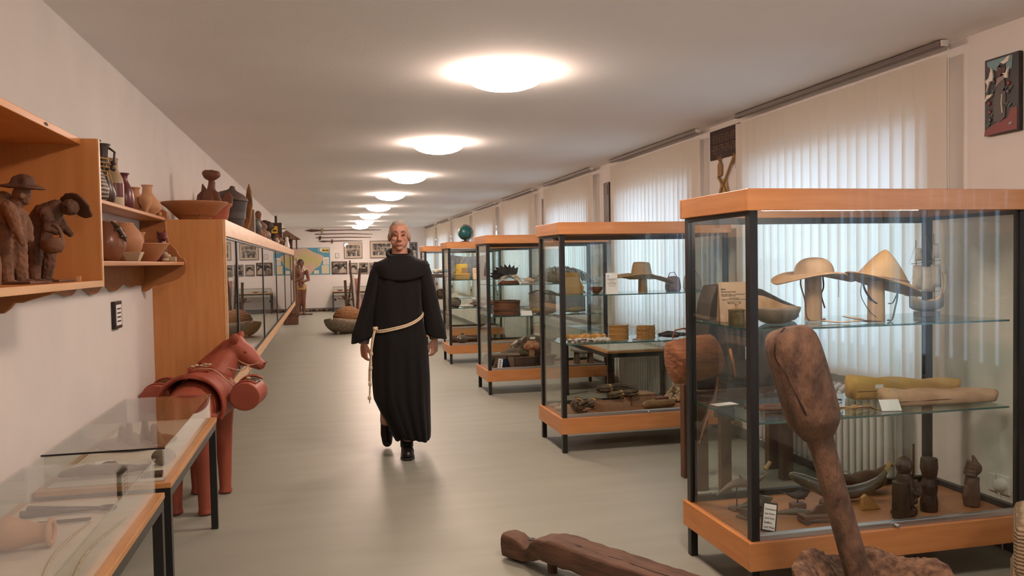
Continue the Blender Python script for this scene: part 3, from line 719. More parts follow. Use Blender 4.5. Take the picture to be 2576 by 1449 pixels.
b = MB().tube([(0, 0, .245), (0, 0, .20), (.004, 0, .155), (.006, 0, .145)], [.036, .039, .03, .026], 14).tube([(.004, 0, .15), (.0, 0, .12), (0, 0, .085), (0, 0, .07)], [.03, .037, .036, .03], 14).tube([(0, 0, .075), (0, 0, .04), (0, 0, .0)], [.034, .039, .037], 14).ell((-.028, -.005, .19), (.012, .012, .02))
org('body', b, M_dwood, T, .0035, 3)
T = thing('carved_fist', 'dark carved wooden fist with a thumb poking up, rightmost of the standing carvings', 'carving', (2.93, 3.21, Z1f))
b = MB().tube([(0, 0, .0), (.004, 0, .06), (.002, 0, .11), (.008, 0, .14)], [.036, .034, .032, .03], 14).ell((.012, 0, .175), (.04, .03, .036))
for i in range(4): b.tube([(-.012+.002*i, -.028, .15+.016*i), (-.03+.006*i, -.012, .152+.016*i), (-.02+.006*i, .015, .156+.016*i)], .0105, 8, round_ends=True)
b.tube([(.012, -.02, .185), (.0, -.02, .215), (-.004, -.014, .236)], [.016, .013, .008], 8, round_ends=True).tube([(-.03, 0, .01), (-.036, 0, .05), (-.03, 0, .09)], [.01, .014, .01], 8, round_ends=True)
org('hand', b, M_bwood, T, .0035, 3)
T = thing('toy_tripod', 'tiny wooden tripod with a jug and upright stick behind the busts', 'figurine', (2.80, 3.44, Z1f))
obj('stick', MB().tube([(.0, 0, .02), (.004, 0, .25)], [.006, .005], 8), M_bwood, T)
for a in (0, 2.1, 4.2): obj('leg', MB().tube([(0, 0, .05), (.035*math.cos(a), .035*math.sin(a), .003)], .003, 6), M_bwood, T)
obj('jug', MB().lathe([(.012, 0), (.018, .012), (.016, .025), (.012, .03), (.001, .03)], 14, XF((-.02, 0, .07))), M_dwood, T, smooth=50)
obj('arm', MB().tube([(-.02, 0, .07), (.02, 0, .05)], .003, 6), M_bwood, T)
T = thing('framed_label', 'tilted black-framed caption card on the case floor by the corner post', 'sign', (1.80, 3.145, Z1f), R(-12))
Mf = XF((0, 0, 0), (R(72), 0, 0)) @ XF((0, 0, 0), (0, 0, R(-11)))
obj('frame', MB().box(-.03, .035, .0, .125, -.004, .004, Mf @ XF((.03, .006, 0))), M_black, T, bevel=.002)
obj('card', MB().box(-.024, .029, .008, .117, .004, .005, Mf @ XF((.03, .006, 0))), M_paper, T)
for i, s in enumerate(('Schnitzerei', 'aus Horn', 'und Holz', 'Delfine', 'und Wale')):
    text('lettering', s, .0115, M_ink, T, Mf @ XF((.03-.019, .098-.019*i, .0056)), 'LEFT', .0003)
# ================================================================ exhibits: second case
M_straw = bands('straw_weave', '#a5803f', '#d0ab68', 'z', 60, .8, 2, .5)
M_strawhat = bands('straw_hat_plait', '#a88a64', '#c8ab84', 'z', 70, .85, 1, .5)
M_rope = bands('sisal_rope', '#a06f36', '#c8965a', 'z', 55, .85, 1.2, .6)
M_sisal = bands('combed_sisal', '#b5813f', '#d3a263', 'x', 4, .8, 12, .3)
M_basket = bands('brown_basket', '#5a341f', '#7d4a2c', 'z', 22, .65, .6, .5)
M_bark = mat('red_bark', '#8f5c38', .8, '#6b4126', scale=9, bump=1.0, bscale=22, stretch=(1, 1, 2.5))
M_tob = mat('dried_tobacco', '#4a3a2a', .8, '#6e5a44', scale=18, bump=.5, bscale=60)
M_band = mat('raffia_band', '#c69c5c', .7, '#b3884a', scale=20)
M_crate = wood('crate_wood', '#8a6749', '#a37d5c', 'x', 8, .7, 5)
M_cotton = mat('raw_cotton', '#c9b294', .95, '#b79b79', scale=20, bump=.4, bscale=60)
M_cottonw = mat('white_wool', '#d6cfc4', .95, '#bdb2a6', scale=20, bump=.4)
M_fibre = mat('brown_fibre', '#8a6a48', .95, '#a3825c', scale=10, stretch=(1, 8, 8), bump=.5, bscale=30)
M_leatherbook = mat('worn_book', '#7a4a2e', .6, '#653a22', scale=10)
X2, Y2 = CASEX[1], CASEY[1]; Z2u, Z2l, Z2f = SHELVES[1][0], SHELVES[1][1], .264
T = thing('woven_bag', 'golden woven palm bag with a lid and handle on the upper shelf', 'bag', (1.885, 6.12, Z2u))
obj('body', MB().lathe([(.075, 0), (.08, .01), (.07, .07), (.058, .135), (.056, .14)], 26, sq=(1.1, .8)), M_straw, T, smooth=40)
obj('lid', MB().lathe([(.060, .138), (.062, .15), (.052, .165), (.001, .17)], 26, sq=(1.1, .8)), M_straw, T, smooth=40)
obj('handle', MB().tube([(-.035, -.02, .165), (-.03, -.02, .185), (0, -.02, .2), (.03, -.02, .185), (.035, -.02, .165)], .004, 6), M_bleath, T, smooth=60)
for x in (-.085, .085): obj('side_flap', MB().tube([(x, 0, .0), (x*1.05, -.01, .05), (x*.85, 0, .1)], [.016, .018, .008], 8, .5), M_straw, T, smooth=60)
T = thing('seed_bowl', 'small openwork brown bowl behind the tent card', 'bowl', (2.075, 6.08, Z2u))
obj('bowl', MB().lathe([(.012, 0), (.03, .008), (.047, .03), (.052, .05), (.049, .05), (.044, .03), (.027, .011), (.001, .006)], 22), M_basket, T, smooth=60)
card('tent_card', 'white folded tent card with small print on the upper shelf', (2.135, 5.88, Z2u), .088, .168, R(-14), [
    ('Indio', -.4, .84, .010, 'LEFT', .0004), ('Faser', -.4, .77, .009, 'LEFT', .0002), ('Alltagsgegenstände aus Palm', -.4, .70, .0062, 'LEFT', .0002),
    ('und Sisalfasern gewebt', -.36, .65, .0062, 'LEFT', .0002), ('Blattfasern', .0, .58, .0062, 'CENTER', .0002), ('Von den Frauen geflochten', .0, .50, .0064, 'CENTER', .0004),
    ('Hut, Korb und Taschen', .0, .43, .0062, 'CENTER', .0002), ('Seil und Baumwolle', -.0, .36, .0062, 'CENTER', .0002)], .3)
hp = (2.44, 6.02, Z2u)
hat_post('square pale block under the wide straw hat', hp, .105, .036)
T = thing('straw_hat', 'wide-brimmed straw hat with a tall tapering crown', 'hat', (2.43, 6.02, Z2u+.105))
def hat3(u, v):
    a = u*2*math.pi; ca, sa = math.cos(a), math.sin(a)
    if v < .18: t = v/.18; return (.062*t*ca, .055*t*sa, .128+.006*(1-t)+.006*math.sin(a)*t)
    if v < .55: t = (v-.18)/.37; r = .062+.022*t; return (r*ca*1.05, r*sa*.95, .128*(1-t))
    t = (v-.55)/.45; r = .084+.145*t
    return (r*ca*1.12, r*sa*.85, .018*math.sin(t*2.6)*(1 if ca < 0 else .2)-.05*t*t*max(0, ca)**1.2+.035*t*abs(sa)-.012*t*max(0, -ca)**2*t)
obj('hat_shell', MB().grid(lambda u, v: hat3(u, .004+v*.996), 44, 24, True), M_strawhat, T, smooth=180, solid=.005)
def pouch(label, x, y, w_, h_, m, rz):
    T = thing('woven_pouch', label, 'bag', (x, y, Z2u), rz)
    obj('body', MB().grid(lambda u, v: (w_*math.cos(u*2*math.pi)*(1-.18*v**2)*(.8+.2*math.sin(min(v*4, 1)*1.57)), .04*math.sin(u*2*math.pi)*(1-.4*v), h_*v), 24, 8, True).add([(w_*.8*math.cos(i/24*2*math.pi), .04*math.sin(i/24*2*math.pi), 0) for i in range(24)], [tuple(range(23, -1, -1))]), m, T, smooth=180, solid=.004)
    obj('flap', MB().ell((0, 0, h_), (w_*.78, .022, h_*.16), nu=16, nv=8), m, T, smooth=180)
    obj('strap', MB().tube([(-w_*.8, 0, h_*.8), (-w_*.4, 0, h_*1.4), (w_*.2, 0, h_*1.45), (w_*.7, 0, h_*.85)], .003, 6), M_bleath, T, smooth=60)
pouch('purplish brown woven pouch with a strap beside the straw hat', 2.745, 6.13, .065, .105, mat('mauve_weave', '#6f5a58', .85, '#85706b', scale=40), R(-10))
pouch('pale woven pouch with a clasp, last on the upper shelf', 2.93, 6.16, .08, .12, mat('pale_weave', '#a59a8c', .85, '#b9ae9f', scale=40), R(-8))
# middle shelf
T = thing('sisal_hank', 'long golden hank of combed sisal tied in two places', 'fibre hank', (1.80, 6.03, Z2l), R(-2))
pts = [(i/20*.31, .01*math.sin(i), .03+.006*math.sin(i*1.3)) for i in range(21)]
obj('hank', MB().tube(pts, [.026+.010*abs(math.sin(i/20*math.pi*3)) for i in range(21)], 14, .8, True).jitter(.004, 40), M_sisal, T, smooth=180)
for x in (.10, .21): obj('tie', MB().tube([(x+.002*math.cos(a), .027*math.cos(a), .03+.024*math.sin(a)) for a in [i*math.pi/6 for i in range(13)]], .0025, 6), M_band, T)
T = thing('wool_skein', 'fluffy skein of white and purple wool at the front of the shelf', 'wool', (1.77, 5.90, Z2l))
b = MB()
for i in range(46):
    b.ell((.02+.33*i/46+rnd.uniform(-.01, .01), rnd.uniform(-.022, .022), .014+rnd.uniform(0, .012)), rnd.uniform(.012, .018), nu=7, nv=5)
obj('fluff', b, M_cottonw, T, smooth=180)
b = MB()
for i in range(8): b.ell((.02+.2*i/8, -.026, .02+rnd.uniform(0, .01)), (.016, .008, .006), nu=7, nv=5)
obj('purple_fluff', b, mat('purple_wool', '#453a55', .95), T, smooth=180)
def coil(label, x, y, r, n, rr):
    T = thing('rope_coil', label, 'rope', (x, y, Z2l), 0, None)
    pts = []
    for i in range(n*24+1):
        a = i/24*2*math.pi; w_ = 1+.03*math.sin(i/24*1.7)
        pts.append((r*w_*math.cos(a), r*.8*w_*math.sin(a), rr+i/24*rr*1.72))
    obj('windings', MB().tube(pts, rr, 6), M_rope, T, smooth=60)
    obj('loose_end', MB().tube([(-r, 0, rr), (-r-.04, -.02, rr*1.5), (-r-.05, -.03, rr)], rr, 6), M_rope, T, smooth=60)
    return T
coil('tall coil of golden sisal rope, left of the two coils', 2.215, 5.965, .072, 12, .0056)
T = coil('coil of golden sisal rope with cross bindings, right of the two coils', 2.44, 5.97, .070, 11, .0056)
for a in (3.9, 4.6, 5.3): obj('cross_binding', MB().tube([(.078*math.cos(a), .064*math.sin(a), .004), (.078*math.cos(a), .066*math.sin(a), .10)], .004, 6), M_rope, T)
T = thing('brush_bundle', 'dark bristle brush bundle beside the rope coils', 'brush', (2.66, 5.98, Z2l), R(-12))
obj('bristles', MB().tube([(-.09, 0, .03), (-.03, 0, .035), (.04, 0, .032)], [.014, .028, .026], 10, .9, True).jitter(.008, 60), M_dleath, T, smooth=180)
obj('handle', MB().tube([(.03, 0, .032), (.13, .01, .03)], [.018, .012], 8), M_dwood, T, smooth=60)
for i in range(3): obj('tuft', MB().tube([(-.07, .01*i, .03), (-.11, .012*i-.01, .045-.02*i)], [.007, .001], 6), M_dleath, T)
tag(place(obj('name_card', MB().prism([(0, 0), (.03, .035), (.034, .035), (.004, 0)], .07, Matrix(((0, 0, 1, -.035), (1, 0, 0, 0), (0, 1, 0, 0), (0, 0, 0, 1)))), M_paper), (2.72, 7.45, .75)), 'small white name card on the glass lid of the vitrine by the radiator', 'sign')
# case floor
def leaf_bundle(label, x, y, L_, r, rz, lift=0, bandn=1):
    T = thing('tobacco_bundle', label, 'leaf bundle', (x, y, Z2f+lift), rz)
    b = MB()
    for i in range(26):
        a = i*2.4; q = r*.72*math.sqrt(i/26)
        p0 = Vector((-L_/2*(.8+.2*rnd.random()), q*math.cos(a), r+q*math.sin(a)*.8)); p2 = Vector((L_/2*(.7+.3*rnd.random()), q*math.cos(a)*1.2, r+q*math.sin(a)*.9))
        pm = (p0+p2)/2+Vector((0, 0, .004)); b.tube([p0, (p0+pm)/2, pm, (pm+p2)/2, p2], [r*.16, r*.44, r*.30, r*.46, r*.12], 6, .6)
    b.jitter(.012, 28, len(label))
    obj('leaves', b, M_tob, T, smooth=50)
    for i in range(bandn):
        x_ = (-.1+.2*i)*L_
        obj('binding', MB().grid(lambda u, v: (x_+.022*(v-.5), r*.90*math.cos(u*2*math.pi), r+r*.86*math.sin(u*2*math.pi)), 16, 2, True), M_band, T, smooth=180, solid=.004)
    return T
leaf_bundle('dried tobacco bundle with a wide raffia band, left on the case floor', 1.90, 6.03, .20, .058, R(60))
leaf_bundle('curled dark tobacco bundle leaning on the small crate', 2.06, 6.13, .16, .045, R(30), .0)
leaf_bundle('long tobacco bundle lying across the top of the others', 2.24, 6.20, .30, .042, R(14), .10)
leaf_bundle('tobacco bundle resting on the small wooden crate', 2.30, 6.10, .28, .036, R(12), .073)
def crate(label, x, y, w_, d_, h_, rz):
    T = thing('wooden_crate', label, 'crate', (x, y, Z2f), rz)
    for yy in (-d_/2, d_/2-.006): obj('long_side', MB().box(-w_/2, w_/2, yy, yy+.006, 0, h_), M_crate, T, bevel=.001)
    for xx in (-w_/2, w_/2-.006): obj('short_side', MB().box(xx, xx+.006, -d_/2+.006, d_/2-.006, 0, h_), M_crate, T)
    obj('bottom', MB().box(-w_/2+.006, w_/2-.006, -d_/2+.006, d_/2-.006, 0, .005), M_crate, T)
    for xx in (-w_*.22, w_*.28): obj('batten', MB().box(xx, xx+.016, -d_/2-.005, -d_/2, 0, h_*1.12), M_crate, T)
crate('small slatted wooden crate under the tobacco bundles', 2.165, 6.00, .24, .16, .072, R(2))
T = thing('wooden_box', 'closed pale wooden box right of the tobacco crate', 'box', (2.47, 6.20, Z2f), R(4))
obj('body', MB().box(-.10, .10, -.08, .08, 0, .085), M_crate, T, bevel=.002)
obj('lid', MB().box(-.104, .104, -.084, .084, .085, .095), M_crate, T, bevel=.002)
tag(place(obj('leather_book', MB().box(-.08, .08, -.06, .06, 0, .045), M_leatherbook, bevel=.004), (2.64, 6.24, Z2f), R(8)), 'brown leather-covered block between the box and the cotton', 'book')
T = thing('fibre_roll', 'hairy roll of brown fibre lying at the front of the case floor', 'fibre roll', (2.55, 6.00, Z2f), R(7))
obj('roll', MB().tube([(-.11, 0, .032), (-.04, .004, .034), (.04, 0, .034), (.13, .006, .033)], [.03, .034, .031, .03], 16, 1, True).jitter(.006, 45), M_fibre, T, smooth=180)
T = thing('cotton_heap', 'heap of cream raw cotton bolls on the case floor', 'cotton heap', (2.88, 6.27, Z2f))
b = MB()
for i in range(170):
    a = rnd.random()*6.28; q = math.sqrt(rnd.random()); h_ = .15*(1-q**1.6)*rnd.random()**.5
    b.ell((.15*q*math.cos(a), .105*q*math.sin(a), .016+h_), rnd.uniform(.014, .021), (rnd.random(), rnd.random(), 0), nu=7, nv=5)
o = obj('bolls', b.jitter(.004, 50), M_cotton, T, smooth=180); o['kind'] = 'stuff'
tag(place(obj('grey_wedge', MB().prism([(0, 0), (.12, 0), (.12, .03), (.0, .012)], .05, XF((0, 0, 0), (R(90), 0, 0))), M_gwood, bevel=.003), (2.55, 6.36, Z2f), R(10)), 'grey wooden wedge behind the brown block', 'wedge')
for i, (x, y) in enumerate(((1.78, 6.30), (1.82, 6.20), (1.77, 6.14), (1.85, 6.27))):
    T = tag(place(org('shell_fragment', MB().ell((0, 0, .014), (.045-.006*i, .028, .014)).ell((.02, .01, .022), (.02, .02, .012)), M_cotton if i % 2 else M_gourdi, vox=.005, it=2), (x, y, Z2f), i*.8), ['pale', 'small cream', 'tiny beige', 'flat beige'][i]+' husk piece lying by the left pane of the case', 'husk')

# ================================================================ exhibits: third case
Z3u, Z3l, Z3f = SHELVES[2][0], SHELVES[2][1], .264
M_fblack = mat('black_feather', '#191518', .6, '#2a2426', scale=20)
M_fwhite = mat('white_feather', '#efe8da', .8, '#cfc3ac', scale=20)
T = thing('feather_headdress', 'feather headdress of black plumes over a fringe of white feathers', 'headdress', (1.97, 8.83, Z3u))
def feather(b, base, d, L_, w_, bend=.2):
    d = Vector(d).normalized(); s = d.cross(Vector((rnd.uniform(-.3, .3), 1, rnd.uniform(-.4, .4)))).normalized()
    pts = []
    for i in range(7):
        t = i/6; c = Vector(base)+d*L_*t+Vector((0, -.0, -bend*L_*t*t)); ww = w_*math.sin(min(1, t*1.25+.08)*math.pi)**.6 if t < .99 else .002
        pts.append((c-s*ww, c+s*ww))
    o = [p for pr in pts for p in pr]
    b.add(o, [(2*i, 2*i+1, 2*i+3, 2*i+2) for i in range(6)])
for i in range(9):
    a = R(172-14*i); b = MB(); feather(b, (-.02+.01*i, .03, .07), (math.cos(a), .1, math.sin(a)*.8+.15), .24-.008*abs(i-3), .034, .15)
    obj('black_plume', b, M_fblack, T, solid=.002)
for i in range(40):
    a = R(-15+200*i/39+rnd.uniform(-8, 8)); b = MB(); feather(b, (.03+.03*math.cos(a), -.02, .075), (math.cos(a)*1.3, -.5-.3*rnd.random(), math.sin(a)*.55+rnd.uniform(-.25, .2)), rnd.uniform(.11, .17), .013, .5)
    obj('white_plume', b, M_fwhite, T, solid=.0015)
obj('headband', MB().grid(lambda u, v: (.02+.12*math.cos(u*2*math.pi), .09*math.sin(u*2*math.pi), .0+.04*v), 30, 3, True), M_basket, T, smooth=180, solid=.006)
T = thing('seed_necklace', 'small seed and feather ornament right of the headdress', 'ornament', (2.22, 8.85, Z3u))
obj('bundle', MB().tube([(-.05, 0, .03), (0, 0, .05), (.06, 0, .03)], [.012, .026, .02], 8).jitter(.01, 40), M_cotton, T, smooth=60)
obj('card_base', MB().box(-.07, .08, -.05, .05, 0, .012), M_tan, T)
for i in range(5): obj('dark_quill', MB().tube([(.0+.01*i, 0, .04), (.03+.025*i, 0, .13-.01*i)], [.006, .001], 6), M_fblack, T)
T = thing('straw_cape', 'large shaggy bundle of pale straw on the upper shelf', 'straw cape', (2.62, 8.95, Z3u))
b = MB()
for i in range(150):
    u = rnd.random(); a = math.pi*u; r_ = .16+.03*rnd.random()
    p = Vector((-.26*math.cos(a), rnd.uniform(-.08, .08), .02+r_*math.sin(a)*.95)); d = Vector((math.sin(a)*.1+.08*rnd.uniform(-1, 1)+.05*math.copysign(1, -math.cos(a)), rnd.uniform(-.03, .03), -.06-.1*rnd.random()))
    q = p+d; q.z = max(q.z, .004)
    b.tube([p, (p+q)/2+Vector((0, -.01, .012)), q], [.007, .008, .002], 5, .5)
b.ell((0, 0, .07), (.23, .08, .075))
o = obj('straw', b, mat('grey_straw', '#a79a80', .85, '#857a64', scale=30), T, smooth=60)
T = thing('bent_basket', 'round brown bentwood box with three hoops on the middle shelf', 'basket', (1.965, 8.84, Z3l))
obj('body', MB().lathe([(.145, 0), (.15, .004), (.15, .16), (.143, .16), (.143, .01), (.001, .008)], 40), M_basket, T, smooth=40)
for z in (.0, .055, .145): obj('hoop', MB().lathe([(.151, z), (.156, z+.003), (.156, z+.016), (.151, z+.019), (.149, z+.019), (.149, z)], 40), M_bwood, T, smooth=40)
tag(place(obj('name_card', MB().prism([(0, 0), (.03, .05), (.034, .05), (.004, 0)], .12, Matrix(((0, 0, 1, -.06), (1, 0, 0, 0), (0, 1, 0, 0), (0, 0, 0, 1)))), M_paper), (2.16, 8.68, Z3l)), 'white folded name card beside the bentwood box', 'sign')
def chairbasket(label, x, y, rz, s, m):
    T = thing('carrying_basket', label, 'basket', (x, y, Z3l), rz)
    def fn(u, v):
        a = (u-.5)*math.pi*1.25
        return (s*.15*math.sin(a), s*.11*math.cos(a)-.04, .01+s*.26*v*(1-.14*abs(u-.5)*2*v)-.03*s*v*abs(u-.5)**2*4)
    obj('woven_back', MB().grid(fn, 22, 10), m, T, smooth=180, solid=.006)
    obj('rim', MB().tube([fn(i/20, 1) for i in range(21)], .008, 6), M_gwood, T, smooth=60)
    obj('seat_pad', MB().ell((0, 0, .045), (.13*s, .08*s, .045), nu=18, nv=8), M_straw, T, smooth=180)
chairbasket('tall open-backed woven basket with a straw pad', 2.40, 8.93, R(160), 1.0, mat('weave_grey', '#8f7a68', .8, '#a3917e', scale=40))
chairbasket('grey open-mouthed woven basket near the right pane of the third case', 2.79, 8.92, R(195), .95, mat('weave_dark', '#6d6058', .8, '#857669', scale=40))
tag(place(org('wood_tray', MB().ell((0, 0, .02), (.11, .05, .02)), M_bwood, vox=.006, it=2), (2.38, 8.74, Z3l)), 'low brown wooden tray at the shelf front', 'tray')
# floor of third case
T = thing('turtle_shell', 'big brown glossy turtle shell leaning at the back of the case floor', 'shell', (2.27, 9.075, Z3f))
b = MB().ell((0, 0, .15), (.27, .12, .17), (0, -.25, 0)).ell((-.2, -.02, .07), (.12, .08, .07))
org('carapace', b, mat('turtle_horn', '#5a4636', .35, '#7d6650', scale=7, bump=.4, bscale=14), T, .01, 4, .5, .02, .05)
obj('caption', MB().box(-.03, .03, 0, .04, 0, .003, XF((.02, -.10, .285), (R(35), 0, R(-20)))), M_paper, T)
tag(place(org('stuffed_animal', MB().tube([(-.16, 0, .05), (-.05, 0, .075), (.06, 0, .065), (.15, 0, .045)], [.02, .05, .048, .025], 12, .9, True).ell((-.2, 0, .045), (.035, .025, .022)), mat('grey_hide', '#5b5246', .75, '#6f6455', scale=16, bump=.4), vox=.007, it=4), (2.06, 8.905, Z3f+.086)), 'grey stuffed armadillo lying before the turtle shell', 'animal mount')
tag(place(obj('blue_cloth', MB().box(-.17, .17, -.03, .03, 0, .085), mat('blue_cloth', '#223a66', .9, '#2c4878', scale=10), bevel=.012), (2.06, 8.915, Z3f)), 'blue cloth-covered riser under the armadillo', 'riser')
T = thing('wood_stool', 'low carved brown wooden headrest with a slab top, front of the case floor', 'stool', (1.93, 8.825, Z3f))
obj('slab', MB().box(-.17, .17, -.055, .055, .125, .155), M_gwood, T, bevel=.012)
obj('leg_block', MB().prism([(-.13, 0), (-.09, .125), (-.02, .125), (-.07, 0)], .09, XF((0, .045, 0), (R(90), 0, 0))), M_gwood, T, bevel=.004)
obj('leg_block', MB().prism([(.06, 0), (.02, .125), (.09, .125), (.12, 0)], .09, XF((0, .045, 0), (R(90), 0, 0))), M_gwood, T, bevel=.004)
T = thing('ribbed_dish', 'oval brown ribbed dish with thin vertical lines', 'dish', (2.13, 8.70, Z3f))
obj('wall', MB().grid(lambda u, v: (.115*math.cos(u*6.283), .045*math.sin(u*6.283), .118*v+.004*math.sin(v*9)), 40, 8, True).add([(.115*math.cos(i/40*6.283), .045*math.sin(i/40*6.283), 0) for i in range(40)], [tuple(range(39, -1, -1))]), bands('ribbed_clay', '#352520', '#6a5248', 'x', 30, .6, .2, .6), T, smooth=60, solid=.006)
obj('rim', MB().tube([(.118*math.cos(i/30*6.283), .048*math.sin(i/30*6.283), .118) for i in range(31)], .007, 6), M_bwood, T, smooth=60)
T = thing('painted_cross', 'small red and cream painted wooden face on a stick', 'figurine', (2.235, 8.80, Z3f))
obj('stick', MB().box(-.03, .03, -.008, .008, 0, .2), M_crate, T, bevel=.003)
org('face', MB().ell((-.045, 0, .225), (.05, .02, .045)).ell((.05, 0, .225), (.05, .02, .05)).cbox((0, 0, .25), (.1, .03, .08)).ell((0, -.02, .22), (.015, .02, .03)), mat('red_paint', '#8f4a35', .6, '#b98a63', scale=22), T, .006, 2)
tag(place(org('clay_owl', MB().ell((0, 0, .07), (.06, .05, .07)).ell((0, -.01, .14), (.058, .05, .045)).ell((-.025, -.05, .15), (.016, .01, .016)).ell((.025, -.05, .15), (.016, .01, .016)).ell((0, -.06, .135), (.007, .014, .012)), mat('owl_clay', '#5b5148', .7, '#7d7264', scale=16, bump=.3), vox=.006, it=3), (2.42, 8.865, Z3f+.10)), 'grey clay owl with round eyes on a riser', 'figurine')
tag(place(obj('owl_riser', MB().box(-.08, .08, -.06, .06, 0, .10), mat('blue_cloth2', '#223a66', .9), bevel=.008), (2.42, 8.865, Z3f)), 'small blue block under the clay owl', 'riser')
T = thing('pedestal_bowl', 'brown carved bowl on a curved pedestal foot', 'bowl', (2.42, 8.69, Z3f))
obj('bowl', MB().lathe([(.04, .0), (.045, .008), (.024, .03), (.022, .06), (.04, .09), (.075, .125), (.078, .135), (.07, .13), (.03, .1), (.001, .095)], 28), M_bwood, T, smooth=60)
tag(place(org('round_pot', MB().lathe([(.04, 0), (.085, .03), (.1, .075), (.08, .115), (.07, .12), (.085, .135), (.001, .13)], 24), M_horn, vox=.008, it=2), (1.83, 9.08, Z3f)), 'dark round pot at the back left of the third case', 'pot')
T = thing('label_strip', 'white patterned label strip leaning at the front left of the third case', 'sign', (1.835, 8.665, Z3f), R(8))
Mf = XF((0, 0, 0), (R(75), 0, 0)) @ XF((0, 0, 0), (0, 0, R(-14)))
obj('board', MB().box(-.025, .025, 0, .12, -.004, .004, Mf), M_paper, T)
for i in range(5): obj('glyph', MB().box(-.012, .012 if i % 2 else .004, .012+.021*i, .018+.021*i, .004, .0046, Mf).box(-.002, .004, .006+.021*i, .022+.021*i, .004, .0046, Mf), M_ink, T)
T = thing('carved_stool', 'small four-legged dark stool near the right end of the third case', 'stool', (2.86, 8.86, Z3f))
obj('seat', MB().grid(lambda u, v: ((u-.5)*.26, (v-.5)*.14, .125+.03*(2*u-1)**2), 10, 5), M_gwood, T, smooth=180, solid=.02)
for x in (-.07, .07):
    for y in (-.04, .04): obj('leg', MB().taper((x*1.15, y, 0), (.05, .035), (.035, .03), .125), M_gwood, T, bevel=.003)

# ================================================================ exhibits: fourth and fifth case
Z4u, Z4l = SHELVES[3]
T = thing('globe', 'blue-green tabletop globe standing on the fourth case', 'globe', (1.99, 11.62, CT))
obj('ball', MB().ell((0, 0, .135), .105, (R(20), 0, 0), nu=28, nv=18), mat('globe_map', '#1c5a5e', .35, '#7d8a5a', scale=9, detail=6, ramp=(.55, .6)), T, smooth=180)
obj('foot', MB().lathe([(.07, 0), (.07, .008), (.02, .02), (.012, .035), (.001, .036)], 24), M_dwood, T, smooth=50)
obj('meridian_arm', MB().tube([(.115*math.sin(R(a)), 0, .135-.115*math.cos(R(a))) for a in range(0, 200, 15)], .005, 6), M_dwood, T, smooth=60)
T = thing('yellow_box', 'yellow printed box standing on the woven basket in the fourth case', 'box', (1.925, 11.62, Z4u+.085))
obj('carton', MB().box(-.085, .085, -.03, .03, 0, .14), mat('yellow_carton', '#c9a62f', .6, '#b5902a', scale=10), T, bevel=.002)
obj('print', MB().box(.0, .08, -.031, -.03, .01, .085).box(-.08, -.05, -.031, -.03, .05, .06), mat('brown_print', '#8a6a4a', .7), T)
T = thing('chest_basket', 'small woven wicker chest under the yellow box', 'basket', (1.935, 11.62, Z4u))
obj('body', MB().taper((0, 0, 0), (.20, .12), (.22, .14), .06), M_straw, T, bevel=.008)
obj('lid', MB().box(-.115, .115, -.07, .07, .06, .085), M_straw, T, bevel=.01)
card('tent_card', 'beige tent card standing in the fourth case', (2.15, 11.60, Z4u), .11, .17, 0, [('Objekte', -.4, .8, .014, 'LEFT', .0004), ('aus dem Norden', -.4, .68, .010, 'LEFT', .0003), ('gesammelt', -.4, .58, .010, 'LEFT', .0003)], .3, mat('beige_card', '#c6a98c', .8))
tag(place(obj('grey_textile', MB().grid(lambda u, v: ((u-.5)*.55, .02*math.sin(u*14), .36*v-.03*math.sin(u*3)*v), 20, 8), mat('grey_textile', '#75757a', .9, '#8e8d8e', scale=18), smooth=180, solid=.004), (2.08, 11.85, Z4u)), 'grey patterned textile hung at the back of the fourth case', 'textile')
T = thing('bow_frame', 'thin wooden frame of crossed sticks in the fourth case', 'frame', (1.80, 11.74, Z4u))
for p0, p1 in (((0, 0, .1), (.1, 0, .18)), ((0, 0, .1), (.1, 0, .03)), ((.1, 0, .03), (.24, .02, .26)), ((.1, 0, .18), (.2, .02, .33))): obj('stick', MB().tube([p0, p1], .004, 6), M_stand, T)
items4 = [('dark_cup', 'small round black cup on the middle shelf of the fourth case', [('l', [(.02, 0), (.038, .012), (.042, .03), (.032, .042), (.001, .04)])], M_dwood, (1.83, 11.50, Z4l)),
          ('clay_pot', 'grey squat clay pot behind the black cup', [('l', [(.05, 0), (.1, .04), (.105, .09), (.07, .135), (.05, .14), (.001, .138)])], M_gourd, (1.83, 11.74, Z4l)),
          ('cotton_ball', 'small white cotton ball in the fourth case', [('e', (0, 0, .035), (.045, .04, .035))], M_cottonw, (2.12, 11.68, Z4l+.07)),
          ('pale_plaque', 'pale carved slab on the middle shelf of the fourth case', [('e', (0, 0, .022), (.11, .05, .022))], M_cottonw, (1.98, 11.55, Z4l)),
          ('brown_gourd', 'brown ridged gourd in the fourth case', [('e', (0, 0, .035), (.09, .05, .035)), ('e', (.1, 0, .03), (.05, .04, .03))], M_bwood, (2.12, 11.66, Z4l)),
          ('brown_bundle', 'brown wrapped bundle near the centre of the fourth case', [('e', (0, 0, .045), (.09, .06, .045)), ('e', (.06, -.02, .04), (.05, .04, .04))], M_leatherbook, (2.36, 11.70, Z4l)),
          ('brown_log', 'long brown wooden log on the floor of the fourth case', [('t', [(-.3, 0, .05), (.3, 0, .05)], .05)], M_bwood, (2.1, 11.86, .264)),
          ('brown_tray', 'flat reddish wooden tray on the floor of the fourth case', [('e', (0, 0, .012), (.14, .07, .012))], M_bark, (2.16, 11.52, .264))]
